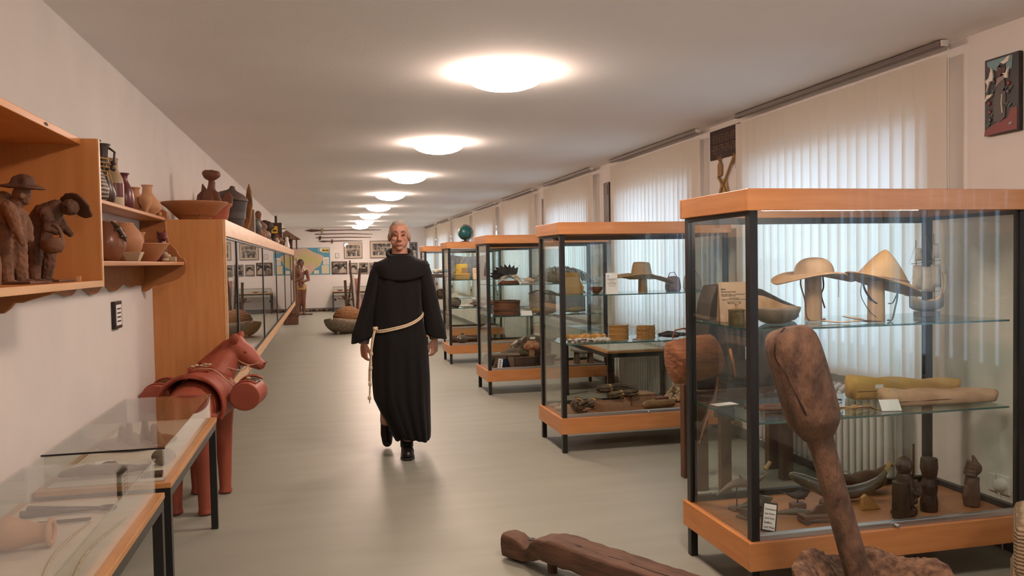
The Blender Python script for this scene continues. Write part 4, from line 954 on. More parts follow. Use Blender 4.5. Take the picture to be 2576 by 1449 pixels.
for nm, lb, shp, m, loc in items4:
    b = MB()
    for s_ in shp:
        if s_[0] == 'l': b.lathe(s_[1], 22)
        elif s_[0] == 'e': b.ell(s_[1], s_[2])
        else: b.tube(s_[1], s_[2], 14, 1, False)
    tag(place(org(nm, b, m, vox=.008, it=2), loc), lb, nm.split('_')[1])
T = thing('clay_bird', 'dark clay bird-shaped vessel with a spout on the floor of the fourth case', 'vessel', (1.92, 11.60, .264))
org('body', MB().ell((0, 0, .06), (.10, .06, .055)).tube([(.07, 0, .07), (.14, 0, .075), (.17, 0, .072)], [.03, .018, .014], 10, 1, True).ell((0, 0, .115), (.03, .025, .02)), M_horn, T, .007, 3)
obj('stopper', MB().lathe([(.02, .12), (.02, .15), (.028, .155), (.001, .16)], 14), M_gwood, T, smooth=50)
Z5u, Z5l = SHELVES[4]
tag(place(org('cotton_skein', MB().ell((-.06, 0, .04), (.08, .06, .04)).ell((.06, 0, .045), (.08, .06, .045)).ell((0, -.03, .06), (.07, .05, .04)), M_cottonw, vox=.01, it=2, disp=.03, dscale=.03), (2.0, 14.35, Z5u+.062)), 'cream cotton skein on a wooden tray in the farthest case', 'wool')
tag(place(obj('wood_tray', MB().box(-.2, .2, -.1, .1, 0, .055), M_bwood, bevel=.006), (2.0, 14.35, Z5u)), 'brown wooden tray under the cotton skein', 'tray')
tag(place(obj('screen_card', MB().box(-.1, .1, -.004, .004, 0, .30), M_white), (2.14, 14.45, Z5u)), 'white upright board in the farthest case', 'board')
M_rw = bands('red_white_weave', '#b5403a', '#d8cdc4', 'z', 9, .8, 4, .2)
tag(place(org('painted_textile', MB().tube([(0, 0, .0), (.01, 0, .2), (-.01, 0, .38)], [.07, .06, .05], 12), M_rw, vox=.012, it=2), (1.86, 14.35, Z5l)), 'red and white patterned roll on the lower shelf of the farthest case', 'textile')
tag(place(org('painted_textile', MB().tube([(0, 0, .0), (.01, 0, .12), (-.01, 0, .3)], [.08, .09, .04], 12), M_rw, vox=.012, it=2), (1.87, 14.35, .264)), 'red and white patterned roll on the floor of the farthest case', 'textile')
tag(place(org('brown_jar', MB().lathe([(.05, 0), (.08, .05), (.07, .13), (.04, .17), (.001, .17)], 20), M_bwood, vox=.01, it=2), (2.0, 14.42, Z5l)), 'brown rounded jar in the farthest case', 'jar')

# ================================================================ wooden trough and bark drum behind the nearest case
M_trough = mat('dark_trough_wood', '#34302f', .6, '#4a4340', scale=5, bump=.3, bscale=20)
M_plank = wood('brown_plank', '#4f3527', '#63442f', 'z', 6, .6, 6)
T = thing('wood_press', 'big dark wooden hand press with a curved beam on plank legs behind the nearest case', 'press', (2.25, 4.72, 0))
Mx2 = XF((0, .16, 0), (R(90), 0, 0))
obj('beam', MB().prism([(-.0, .62), (.0, .78), (.06, .90), (.1, 1.16), (.14, 1.27), (.30, 1.275), (.46, 1.24), (.60, 1.17), (.72, 1.12), (.72, 1.02), (.60, .96), (.66, .90), (.66, .60)], .20, Mx2), M_trough, T, bevel=.012)
obj('side_board', MB().box(.0, .68, -.06, -.035, .50, .62), M_plank, T, bevel=.004)
for x, y in ((-.03, -.10), (.60, -.03), (.02, .20), (.66, .24)): obj('leg', MB().box(x, x+.075, y, y+.06, 0, .62), M_plank, T, bevel=.004)
obj('tag_slip', MB().box(.33, .355, -.047, -.044, .80, .88), M_paper, T)
T = thing('bark_drum', 'reddish bark drum slung with a strap on the left end of the press', 'drum', (2.14, 4.50, .69))
obj('shell', MB().lathe([(.11, -.0), (.128, .01), (.135, .06), (.132, .20), (.125, .27), (.118, .28), (.108, .27), (.001, .26)], 30, XF((0.02, 0, .155), (0, R(82), 0)) @ XF((0, 0, -.16)), wob=lambda a, z: 1+.03*math.sin(3*a+z*20)), M_bark, T, smooth=50)
obj('end_disc', MB().lathe([(.085, 0), (.088, .006), (.086, .014), (.001, .015)], 24, XF((.235, -.03, .12), (0, R(80), R(-25)))), wood('disc_wood', '#9a6238', '#b5794a', 'z', 8, .6, 4), T, smooth=40)
obj('handle', MB().tube([(-.13, 0, .28), (-.12, -.01, .33), (-.06, -.02, .34), (-.03, -.01, .30)], .005, 6), M_bleath, T, smooth=60)
obj('strap', MB().tube([(.08, -.15, .06), (.06, -.16, -.06), (.0, -.17, -.18), (-.05, -.17, -.32)], [.014, .012, .014, .008], 8, .35), M_bleath, T, smooth=60)
T = thing('leather_sheath', 'dark stepped leather sheath leaning at the drum end of the press', 'sheath', (2.30, 4.42, 0))
obj('shaft', MB().box(-.035, .035, -.02, .02, 0, .56), M_plank, T, bevel=.004)
obj('cap', MB().prism([(-.06, .50), (.06, .47), (.05, .60), (-.055, .62)], .05, XF((0, .025, 0), (R(90), 0, 0))), M_trough, T, bevel=.006)
# ================================================================ left wall: clay figures in the box
M_clay = mat('brown_clay', '#694833', .75, '#80593f', scale=14, bump=.4, bscale=50)
M_clay2 = mat('dark_clay', '#563a2a', .75, '#6b4834', scale=14, bump=.4, bscale=50)
def P2(o, k=.000292): return lambda x, z, y=0: ((x-o[0])*k, y, (o[1]-z)*k)
q = P2((120, 1245))
T = thing('clay_peasant', 'brown clay peasant in a battered hat standing upright in the wall box', 'figurine', (-.868, 2.60, 1.4075), -.226); T.scale = (.93, .93, .93)
b = MB()
for s in (-1, 1):
    yo = .022*s; dx = 30*s
    b.tube([q(95+dx*.6, 660, yo), q(100+dx, 900, yo), q(115+dx, 1080, yo), q(120+dx, 1200, yo)], [.030, .026, .022, .020], 10, round_ends=True)
    b.tube([q(110+dx, 1215, yo), q(215+dx*1.5, 1225, yo)], [.014, .011], 8, .7, True)
b.tube([q(95, 680), q(100, 560), q(125, 450), q(150, 410)], [.042, .046, .044, .025], 12, round_ends=True)
b.tube([q(165, 420), q(215, 350)], [.020, .020], 10)
b.ell(q(232, 300), (.026, .026, .032), (0, .3, 0)).ell(q(290, 312), (.013, .010, .009)).ell(q(278, 290), (.012, .02, .006)).ell(q(280, 350), (.012, .014, .006)).ell(q(268, 378), (.012, .014, .010)).ell(q(272, 320, -.02), (.008, .009, .012))
b.tube([q(70, 450, .04), q(130, 560, .055), q(185, 640, .05), q(210, 770, .045)], [.020, .019, .015, .012], 10, round_ends=True)
b.tube([q(180, 440, -.045), q(250, 560, -.055), q(265, 670, -.05), q(325, 815, -.05)], [.020, .019, .016, .010], 10, round_ends=True)
b.ell(q(40, 400), (.03, .034, .04)).tube([q(210, 480, -.03), q(190, 540, -.035)], .02, 8)
org('body', b, M_clay, T, .003, 1, .5, .007, .012)
b = MB().lathe([(.054, 0), (.056, .005), (.03, .014), (.025, .034), (.010, .044), (.001, .045)], 20, XF(q(240, 240), (0, R(5), 0), (1.1, .85, 1)), wob=lambda a, z: 1+.12*math.sin(2*a+1)+.08*math.sin(5*a))
org('hat', b, M_clay2, T, .0035, 3, .5, .005, .02)
obj('base_slab', MB().box(-.06, .085, -.06, .06, 0, .008), M_clay2, T, bevel=.002)
q = P2((400, 1215))
T = thing('clay_peasant', 'dark clay peasant bending forward with a basket in the wall box', 'figurine', (-.885, 2.87, 1.4075), -.226)
b = MB()
b.tube([q(395, 740, -.02), q(400, 930, -.022), q(385, 1080, -.022), q(390, 1180, -.022)], [.030, .024, .020, .018], 10, round_ends=True)
b.tube([q(410, 740, .02), q(460, 930, .024), q(450, 1050, .024), q(420, 1170, .024)], [.028, .024, .020, .016], 10, round_ends=True)
b.tube([q(385, 1190, -.022), q(480, 1200, -.024)], [.013, .010], 8, .7, True).tube([q(420, 1185, .024), q(500, 1198, .026)], [.012, .009], 8, .7, True)
b.tube([q(385, 720), q(430, 600), q(520, 480), q(600, 420)], [.044, .044, .044, .030], 12, round_ends=True)
b.tube([q(610, 425), q(720, 420)], [.020, .018], 10).ell(q(785, 410, -.012), (.028, .026, .026)).ell(q(815, 420, -.035), (.010, .009, .009)).ell(q(800, 390, -.036), (.016, .006, .006)).ell(q(806, 446, -.03), (.012, .010, .007))
b.tube([q(570, 470, -.045), q(640, 560, -.06), q(600, 640, -.055), q(690, 680, -.045)], [.020, .017, .014, .010], 10, round_ends=True)
b.tube([q(540, 520, .045), q(600, 640, .05), q(680, 690, .04)], [.018, .015, .010], 10, round_ends=True)
org('body', b, M_clay2, T, .003, 1, .5, .007, .012)
org('hat', MB().lathe([(.052, 0), (.054, .006), (.03, .014), (.022, .03), (.001, .034)], 20, XF(q(795, 385, .014), (R(-58), R(28), 0), (1.05, .75, 1)), wob=lambda a, z: 1+.09*math.sin(3*a)+.05*math.sin(7*a)), M_clay2, T, .0035, 2, .5, .004, .02)
bk = obj('basket', MB().lathe([(.022, -.030), (.034, -.012), (.035, .012), (.030, .014), (.024, -.01), (.001, -.018)], 20, XF(q(640, 800, -.045), (0, R(-8), 0))), M_clay, T, smooth=60)
obj('basket_handle', MB().tube([Vector(q(640, 800, -.045))+Vector((.032*math.cos(a), 0, .01+.05*math.sin(a))) for a in [i*math.pi/8 for i in range(9)]], .006, 6), M_clay, bk, smooth=60)
obj('base_slab', MB().box(-.05, .09, -.05, .05, 0, .007), M_clay2, T, bevel=.002)
q = P2((0, 1245))
T = thing('clay_child', 'small clay child with folded arms at the left edge of the wall box', 'figurine', (-.86, 2.43, 1.4075), -.226)
org('body', MB().tube([q(0, 1230), q(0, 1080), q(0, 980)], [.018, .020, .018], 10, round_ends=True).ell(q(0, 930), (.018, .017, .02)).tube([q(-10, 1000, .02), q(30, 985, 0), q(-10, 1000, -.02)], .009, 8, round_ends=True), M_clay, T, .004, 3)
tag(place(obj('wood_chip', MB().box(-.006, .006, -.006, .006, 0, .016), M_oakl), (-.80, 2.98, 1.4075)), 'tiny wooden peg on the box floor in the far corner', 'peg')

# ---- pots on the wall shelf
M_terra = mat('pale_terracotta', '#c5936c', .65, '#b5825b', scale=8, bump=.1)
M_terra2 = mat('brown_terracotta', '#b07a52', .6, '#a06b46', scale=8, bump=.1)
M_burg = mat('burgundy_glaze', '#5b2a2c', .3, '#6d3436', scale=6)
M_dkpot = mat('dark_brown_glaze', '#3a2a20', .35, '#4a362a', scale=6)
M_cream = mat('cream_glaze', '#c7b495', .5, '#b8a383', scale=8)
def pot(name, label, loc, prof, m, cat='pot', lip=True, n=28, parts=(), sq=(1, 1)):
    T = thing(name, label, cat, loc)
    obj('body', MB().lathe(prof, n, sq=sq), m, T, smooth=50)
    r, z = prof[-1]
    if lip: obj('rim', MB().tube([(r*math.cos(a)*sq[0], r*math.sin(a)*sq[1], z) for a in [i*math.pi/12 for i in range(25)]], .004, 6), m, T, smooth=60)
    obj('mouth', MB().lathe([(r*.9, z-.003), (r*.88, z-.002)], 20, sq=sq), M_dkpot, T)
    return T
T = pot('clay_vase', 'squat pale terracotta vase with a wide neck, last on the upper wall shelf', (-1.012, 5.21, 1.752), [(.034, 0), (.040, .006), (.044, .012), (.072, .036), (.078, .055), (.070, .080), (.046, .108), (.029, .135), (.026, .165), (.030, .180)], M_terra)
tag(place(obj('clay_ball', MB().ell((0, 0, .014), .014, nu=12, nv=8), M_terra, smooth=180), (-.955, 5.25, 1.752)), 'little terracotta ball in front of the squat vase', 'ball')
T = pot('clay_cup', 'terracotta cup with a joined side bowl on the upper wall shelf', (-1.025, 4.93, 1.752), [(.03, 0), (.038, .01), (.042, .05), (.034, .09), (.026, .12), (.029, .14)], M_terra2)
obj('side_bowl', MB().lathe([(.012, 0), (.016, .02), (.034, .055), (.036, .075), (.033, .09)], 20, XF((.062, -.03, 0))), M_terra, T, smooth=50)
pot('glazed_bottle', 'burgundy glazed bottle vase on the upper wall shelf', (-1.02, 4.67, 1.752), [(.03, 0), (.042, .008), (.048, .05), (.044, .10), (.028, .135), (.019, .155), (.019, .18), (.025, .192)], M_burg, 'bottle')
T = pot('banded_bottle', 'tall bottle with white, burgundy and sand colour bands', (-1.022, 4.46, 1.752), [(.04, 0), (.046, .005), (.046, .05)], M_cream, 'bottle', lip=False)
obj('burgundy_band', MB().lathe([(.0465, .05), (.0465, .12)], 28), M_burg, T, smooth=40)
obj('upper_body', MB().lathe([(.046, .12), (.043, .145), (.03, .172), (.022, .19), (.0215, .235), (.026, .245)], 28), mat('sand_glaze', '#a38a68', .5), T, smooth=50)
T = pot('rope_jug', 'dark jug wrapped with twine and hanging seed beads', (-1.02, 4.25, 1.752), [(.03, 0), (.045, .012), (.055, .05), (.042, .10), (.03, .14), (.026, .2), (.028, .26), (.034, .285)], M_dkpot, 'jug')
for z in (.14, .16, .18, .20, .22): obj('twine', MB().tube([((.031)*math.cos(a), .031*math.sin(a), z+.004*math.sin(a*2)) for a in [i*math.pi/10 for i in range(21)]], .004, 5), M_band, T)
obj('twine_loop', MB().tube([(.03, -.02, .16), (.045, -.03, .12), (.05, -.03, .09), (.042, -.035, .12), (.03, -.02, .15)], .003, 5), M_band, T)
for i in range(4): obj('bead', MB().ell((.045, -.015+.015*i, .17+.03*(i % 2)), .010, nu=10, nv=7), M_dwood, T, smooth=180)
obj('handle', MB().tube([(.03, 0, .27), (.055, 0, .25), (.05, 0, .19), (.03, 0, .18)], .006, 6), M_dkpot, T, smooth=60)
T = pot('striped_gourd', 'black and white striped gourd pot at the near end of the upper shelf', (-1.01, 4.08, 1.752), [(.03, 0), (.05, .02), (.056, .06), (.04, .11), (.02, .16), (.02, .27), (.024, .28)], bands('zebra', '#1d1716', '#b0a190', 'z', 18, .5, 3, 0), 'gourd')
# lower shelf
T = pot('wide_bowl', 'wide terracotta dish with sloping sides on the lower wall shelf', (-.962, 4.80, 1.477), [(.06, 0), (.065, .004), (.098, .045), (.128, .09), (.131, .098)], M_terra2, 'bowl')
obj('inside', MB().lathe([(.123, .094), (.06, .02), (.001, .015)], 28), M_terra2, T, smooth=60)
pot('neck_vase', 'slim pale flask standing behind the wide dish', (-1.04, 5.14, 1.477), [(.03, 0), (.035, .03), (.03, .07), (.017, .11), (.016, .15), (.022, .172)], M_terra, 'vase')
T = pot('round_urn', 'large round terracotta urn on the lower wall shelf', (-.98, 4.42, 1.477), [(.04, 0), (.05, .01), (.085, .06), (.095, .10), (.085, .145), (.055, .185), (.05, .192)], M_terra2, 'urn')
T = pot('lizard_pot', 'shiny brown pot with a clay lizard on its shoulder, near end of the lower shelf', (-.96, 4.03, 1.477), [(.04, 0), (.055, .015), (.078, .06), (.08, .10), (.06, .15), (.04, .18)], mat('shiny_brown', '#7a4c34', .25, '#8a5a40', scale=6), 'pot')
org('lizard', MB().tube([(.03, -.03, .178), (.06, -.04, .15), (.08, -.03, .11), (.085, -.02, .09)], [.006, .012, .010, .004], 8, round_ends=True).tube([(.05, -.06, .14), (.06, -.04, .15), (.075, -.01, .14)], .005, 6).tube([(.07, -.05, .11), (.08, -.03, .115), (.085, .0, .11)], .005, 6), M_dkpot, T, .003, 2)
T = thing('clay_dog', 'shiny dark red clay animal sitting upright at the far end of the lower shelf', 'figurine', (-.945, 5.22, 1.477))
org('body', MB().tube([(0, 0, .02), (0, 0, .07), (.004, -.004, .11)], [.034, .034, .026], 12, round_ends=True).ell((.006, -.012, .15), (.03, .032, .028)).ell((.022, -.03, .143), (.016, .018, .014)).ell((-.018, .008, .172), (.010, .008, .016)).ell((.02, .01, .175), (.009, .008, .014)).ell((.02, -.02, .016), (.018, .022, .015)).ell((-.018, -.02, .016), (.018, .022, .015)), M_burg, T, .004, 3)
tag(place(obj('white_cube', MB().box(-.018, .018, -.018, .018, 0, .032), M_cream, bevel=.003), (-.90, 5.33, 1.477)), 'small white cube at the far end of the lower wall shelf', 'cube')
tag(place(org('yellow_shell', MB().ell((0, 0, .012), (.022, .016, .012)).ell((.012, .0, .034), (.02, .015, .014)).ell((.0, 0, .05), (.012, .012, .01)), M_cream, vox=.004, it=2), (-.90, 5.08, 1.477)), 'little pile of yellowish carved shells by the dish', 'shells')
tag(place(obj('paper_tray', MB().taper((0, 0, 0), (.05, .05), (.085, .085), .045), M_cream, bevel=.002), (-.885, 4.19, 1.477)), 'small cream dish in front of the shiny pot', 'dish')

# ================================================================ on top of the long wall cabinet
ZT = HZ1
T = pot('clay_dish', 'huge flared terracotta bowl at the near corner of the cabinet top', (-.86, 5.98, ZT), [(.09, 0), (.095, .006), (.14, .05), (.19, .10), (.215, .118), (.218, .128)], M_terra2, 'bowl')
obj('inside', MB().lathe([(.208, .122), (.12, .03), (.001, .02)], 32), M_terra2, T, smooth=60)
T = pot('red_bowl', 'smaller red-rimmed bowl behind the huge flared bowl', (-.78, 6.37, ZT), [(.08, 0), (.085, .006), (.10, .06), (.11, .12), (.125, .135), (.125, .145)], mat('red_terracotta', '#9a4f35', .6, '#a85c40', scale=8), 'bowl')
M_red = mat('reddish_clay', '#7a4a33', .6, '#69402c', scale=9, bump=.15)
T = thing('clay_angel', 'reddish clay angel with wings and a bulging headdress on the cabinet', 'figurine', (-.83, 6.62, ZT), -.226)
b = MB().tube([(0, 0, .0), (0, 0, .12), (-.005, 0, .22), (.0, 0, .27)], [.075, .07, .06, .042], 16).tube([(0, 0, .26), (.005, 0, .31), (.01, 0, .34)], [.034, .027, .026], 12).ell((.005, -.005, .385), (.062, .05, .042)).ell((-.03, -.0, .40), (.035, .04, .028)).ell((.045, -.0, .39), (.03, .04, .03))
b.tube([(.045, -.02, .24), (.075, -.04, .17), (.085, -.06, .12), (.115, -.07, .13)], [.024, .022, .018, .012], 10, round_ends=True)
org('body', b, M_red, T, .006, 4)
for s, nm in ((-1, 'wing'), (1, 'wing')):
    obj(nm, MB().prism([(0, 0), (.03, .03), (.045, .10), (.03, .16), (-.005, .21), (-.015, .15), (-.05, .12), (-.062, .06), (-.045, .01)] if s < 0 else [(0, 0), (.04, .0), (.07, .04), (.075, .1), (.05, .14), (.01, .13), (-.02, .06)], .02, XF((-.07 if s < 0 else .075, .04, .12), (R(90), 0, R(12*s)))), M_red, T, bevel=.008)
T = thing('dark_urn', 'big dark grey urn with a lid set askew on the cabinet', 'urn', (-.785, 7.55, ZT))
obj('body', MB().lathe([(.09, 0), (.095, .01), (.118, .12), (.135, .24), (.138, .25), (.128, .25), (.12, .1), (.001, .05)], 32), mat('graphite_clay', '#3c3432', .5, '#4a4240', scale=8, bump=.1), T, smooth=50)
obj('lid', MB().lathe([(.001, -.005), (.14, 0), (.148, .012), (.14, .028), (.10, .06), (.04, .085), (.025, .10), (.02, .12), (.001, .125)], 32, XF((.0, -.0, .268), (0, R(9), R(-20)))), mat('graphite_lid', '#4a3c36', .5, '#5a4a42', scale=8), T, smooth=50)
T = thing('wooden_oar_carving', 'tall pointed wooden blade leaning behind the dark urn', 'carving', (-.74, 8.15, ZT))
obj('blade', MB().prism([(-.03, 0), (.035, 0), (.05, .12), (.035, .28), (-.0, .40), (-.045, .47), (-.05, .40), (-.035, .2)], .02, XF((0, 0, 0), (R(90), R(14), R(-20)))), mat('streaked_wood', '#5a3c22', .5, '#a3723e', scale=8, stretch=(3, 3, 1)), T, bevel=.006)
T = thing('horn_block', 'pale carved wooden block with a curled dark edge', 'carving', (-.72, 8.75, ZT))
obj('block', MB().box(-.03, .04, -.05, .05, 0, .26), M_gwood, T, bevel=.008)
obj('curl', MB().tube([(-.05, 0, .17), (-.03, -.02, .22), (.0, -.03, .17), (-.02, -.03, .13)], .022, 8), M_dwood, T, smooth=60)
T = pot('round_jug', 'round grey jug with a loop handle on the cabinet', (-.765, 9.15, ZT), [(.07, 0), (.11, .05), (.125, .11), (.10, .17), (.055, .21), (.05, .23)], mat('graphite_clay', '#3c3432', .5), 'jug')
obj('handle', MB().tube([(-.05, -.02, .22), (-.10, -.03, .27), (-.06, -.04, .32), (.0, -.03, .29), (.03, -.02, .22)], .014, 8), mat('graphite_clay', '#3c3432', .5), T, smooth=60)
T = thing('clay_group', 'small cluster of clay figures with a tall hooded one', 'figurine', (-.74, 9.95, ZT))
org('bodies', MB().tube([(0, .05, 0), (0, .05, .16), (0, .05, .23)], [.05, .045, .03], 10).ell((0, .05, .28), (.04, .04, .05)).tube([(.04, -.06, 0), (.04, -.06, .12)], [.06, .04], 10).ell((.04, -.06, .16), .04).ell((.02, -.16, .06), (.05, .06, .06)), M_clay, T, .01, 2, .5, .01, .03)
T = thing('clay_group', 'light clay pair of figures next to the cluster of figures', 'figurine', (-.72, 10.6, ZT))
org('bodies', MB().tube([(0, .05, 0), (0, .05, .12)], [.05, .04], 10).ell((0, .05, .17), (.04, .04, .045)).ell((.02, -.08, .06), (.07, .08, .06)), M_gwood, T, .01, 2, .5, .01, .03)
T = thing('dark_bust', 'black bust of a head on a narrow neck near the middle of the cabinet top', 'bust', (-.74, 11.5, ZT))
org('head', MB().lathe([(.06, 0), (.06, .03), (.04, .06)], 16).tube([(0, 0, .05), (.0, 0, .14)], [.04, .04], 12).ell((.01, 0, .21), (.075, .06, .075)).ell((.08, 0, .2), (.02, .02, .02)).ell((-.03, 0, .25), (.06, .05, .05)), M_dwood, T, .008, 3)
tag(place(org('dark_hand', MB().tube([(0, 0, 0), (0, 0, .08)], [.035, .03], 10).ell((0, 0, .11), (.05, .03, .04)), M_dwood, vox=.01, it=2), (-.70, 12.2, ZT)), 'short dark carving right after the black bust', 'carving')
tag(place(org('white_bird', MB().ell((0, 0, .04), (.06, .08, .04)).ell((.02, -.08, .07), (.03, .03, .03)), M_cream, vox=.01, it=2), (-.70, 12.75, ZT)), 'small pale clay animal on the cabinet edge', 'figurine')
T = thing('tower_model', 'tall dark box-shaped tower model with a chimney and a yellow tag', 'model', (-.78, 14.4, ZT))
obj('tower', MB().box(-.1, .1, -.1, .1, 0, .40), M_dwood, T, bevel=.004)
obj('chimney', MB().box(-.02, .02, -.02, .02, .40, .52), M_dwood, T)
obj('yellow_tag', MB().box(-.07, .03, -.112, -.1, .22, .34), mat('yellow_paint', '#d0a52c', .6), T)
obj('tag_print', MB().box(-.05, .01, -.114, -.112, .25, .28), M_ink, T)
obj('red_panel', MB().box(-.09, .05, -.125, -.1, .02, .20), mat('red_enamel', '#a02a26', .5), T)
obj('candle', MB().tube([(-.14, -.05, 0), (-.14, -.05, .3)], .02, 8), M_cream, T)
for i in range(4): obj('peg', MB().box(.1, .16, -.02, .0, .08+.07*i, .10+.07*i), M_gwood, T)
T = thing('hut_model', 'little thatched hut model on stilts at the far end of the cabinet', 'model', (-.72, 17.2, ZT))
obj('roof', MB().prism([(-.26, .20), (0, .38), (.26, .20)], .5, XF((0, .25, 0), (R(90), 0, 0))), mat('thatch', '#6a5140', .9, '#806550', scale=30, bump=.5), T)
for x in (-.07, .17):
    for y in (-.18, .18): obj('stilt', MB().box(x, x+.02, y, y+.02, 0, .21), M_bwood, T)
obj('wall_box', MB().box(-.07, .1, -.12, .12, 0, .21), M_bwood, T)
T = thing('black_bird', 'small black bird with raised wings on the cabinet', 'figurine', (-.72, 16.2, ZT+.0))
org('bird', MB().ell((0, 0, .12), (.06, .1, .07)).tube([(0, 0, .0), (0, 0, .1)], .03, 8).tube([(0, -.08, .15), (0, -.14, .22)], [.04, .02], 8).tube([(.04, .05, .15), (.1, .1, .28)], [.03, .01], 8).tube([(-.04, .05, .15), (-.08, .1, .3)], [.03, .01], 8), M_fblack, T, .015, 2)
tag(place(org('brown_bowl_heap', MB().ell((0, 0, .07), (.13, .25, .07)), M_bwood, vox=.015, it=2, disp=.04, dscale=.05), (-.74, 13.5, ZT)), 'brown rough wooden bowl before the tower model', 'bowl')
tag(place(org('white_figure', MB().tube([(0, 0, 0), (0, 0, .14)], [.06, .03], 10).ell((0, 0, .17), .035), M_white, vox=.012, it=2), (-.66, 15.6, ZT)), 'tiny white figure at the cabinet edge by the bird', 'figurine')

# ================================================================ clay horse with panniers
M_horse = mat('red_horse_clay', '#8f4430', .55, '#9d503a', scale=5, bump=.06, bscale=40)
M_horsed = mat('horse_clay_dark', '#8a3c28', .55, '#98452f', scale=6)
M_string = mat('white_string', '#b79a7c', .8)
T = thing('clay_horse', 'large red clay pack horse with two round panniers', 'horse sculpture', (-.765, 5.24, 0), R(-8)); T.scale = (1, 1, .94)
def h(x, y, z): return (x, y, z)
b = MB().tube([h(-.0, -.19, .655), h(0, -.08, .665), h(0, .08, .67), h(.0, .22, .69)], [.135, .155, .158, .145], 18, 1.0, True)
for x, y in ((.085, -.235), (-.085, -.205), (.085, .215), (-.085, .225)):
    b.tube([h(x*.95, y*.85, .62), h(x, y, .45), h(x*1.02, y, .25), h(x*1.03, y, .02)], [.085, .058, .046, .036], 14)
    b.tube([h(x*1.03, y, .028), h(x*1.03, y, .004)], [.040, .045], 14)
b.tube([h(.02, .22, .74), h(.07, .30, .86), h(.125, .335, .95), h(.15, .335, 1.0)], [.125, .10, .082, .062], 14, 1, True)
b.tube([h(.15, .32, .985), h(.215, .32, .93), h(.27, .315, .875), h(.30, .31, .855)], [.066, .066, .05, .038], 14, 1, True)
b.ell(h(.20, .32, .90), (.055, .05, .055)).ell(h(.31, .31, .86), (.034, .034, .028)).ell(h(.305, .31, .835), (.022, .024, .014))
b.tube([h(-.05, -.30, .72), h(-.03, -.36, .60), h(-.02, -.36, .42)], [.03, .03, .012], 10, 1, True)
org('body', b, M_horse, T, .009, 5)
for s in (-1, 1):
    obj('ear', MB().lathe([(.008, 0), (.03, .03), (.036, .06), (.024, .09), (.004, .105), (.002, .10), (.015, .085), (.024, .058), (.018, .03), (.002, .015)], 16, XF(h(.14, .33+.05*s, .99), (R(-24*s), R(18), 0), (.85, .6, 1))), M_horse, T, smooth=60)
    obj('eye', MB().ell(h(.225, .32+.058*s, .95), (.014, .008, .010), nu=10, nv=6), M_horsed, T, smooth=180)
    obj('nostril', MB().ell(h(.338, .31+.022*s, .868), (.006, .006, .006), nu=8, nv=6), M_dkpot, T)
mn = MB()
for i in range(26):
    t = i/25; p = Vector((-.055+.15*t, .27+.075*t, .86+.14*t)); mn.tube([p+Vector((.05, -.045, .0)), p+Vector((.01, -.03, .03)), p+Vector((-.025, -.004, .014)), p+Vector((-.035, -.0, -.01))], .010, 6, .7)
obj('mane', mn, M_horsed, T, smooth=60)
obj('saddle_pad', MB().grid(lambda u, v: (.185*math.cos(R(205-230*u)), -.17+.36*v+.02*math.sin(u*9), .665+.185*math.sin(R(205-230*u))), 26, 8), M_horse, T, smooth=180, solid=.016)
obj('pad_rim', MB().tube([(.192*math.cos(R(205-230*u/20)), -.175, .665+.192*math.sin(R(205-230*u/20))) for u in range(21)], .013, 8), M_horsed, T, smooth=60)
obj('pack_frame', MB().tube([(-.06, .02, .86), (.06, .02, .86)], .014, 8).tube([(-.06, .12, .86), (.06, .12, .86)], .014, 8).tube([(-.05, .0, .875), (-.05, .14, .875)], .012, 8), M_horsed, T, smooth=60)
for s in (-1, 1):
    pn = thing('x', 'x', 'x'); bpy.data.objects.remove(pn)
    cx_ = .30 if s > 0 else -.219
    p = obj('pannier', MB().lathe([(.001, 0), (.084, .0), (.09, .006), (.088, .12), (.086, .235), (.078, .24), (.001, .24)], 32, XF((cx_, -.11, .705), (R(-90), 0, 0))), M_horse, T, smooth=45)
    obj('opening_shade', MB().grid(lambda u, v: (cx_+.0905*math.sin(R(-58+96*u)), -.05+.16*v, .705+.0905*math.cos(R(-58+96*u))), 10, 2), M_dkpot, p, smooth=180, solid=.002)  # dark patch laid on the closed drum, standing in for its shaded inside
    obj('opening_lip', MB().tube([(cx_+.094*math.sin(R(-58+96*u/10)), -.052, .705+.094*math.cos(R(-58+96*u/10))) for u in range(11)], .007, 6), M_horse, p, smooth=60)
    obj('opening_lip', MB().tube([(cx_+.098*math.sin(R(-58+96*u/10)), .11, .705+.104*math.cos(R(-58+96*u/10))) for u in range(11)], .010, 6), M_horse, p, smooth=60)
for pts in ([(-.03, .14, .88), (.06, .22, .85), (.13, .24, .80)], [(-.07, .05, .87), (.08, .02, .87), (.17, .0, .80), (.22, -.02, .76)], [(.13, .27, .98), (.17, .27, .90), (.24, .27, .86), (.30, .275, .87)], [(.30, .275, .87), (.31, .31, .895), (.30, .35, .87)], [(.24, .27, .86), (.27, .2, .80), (.28, .05, .80)], [(.10, .2, .86), (.2, .24, .83), (.24, .27, .86)]):
    obj('rein', MB().tube(sp(pts), .004, 6), M_string, T, smooth=60)
for i in range(5): obj('rope_knot', MB().ell((-.04+.02*i, .03+.02*i, .89+.005*(i % 2)), (.016, .012, .009), (0, 0, i), nu=8, nv=6), M_string, T, smooth=180)
obj('rope_knot', MB().ell((.285, .06, .80), (.016, .014, .010), nu=8, nv=6), M_string, T, smooth=180)

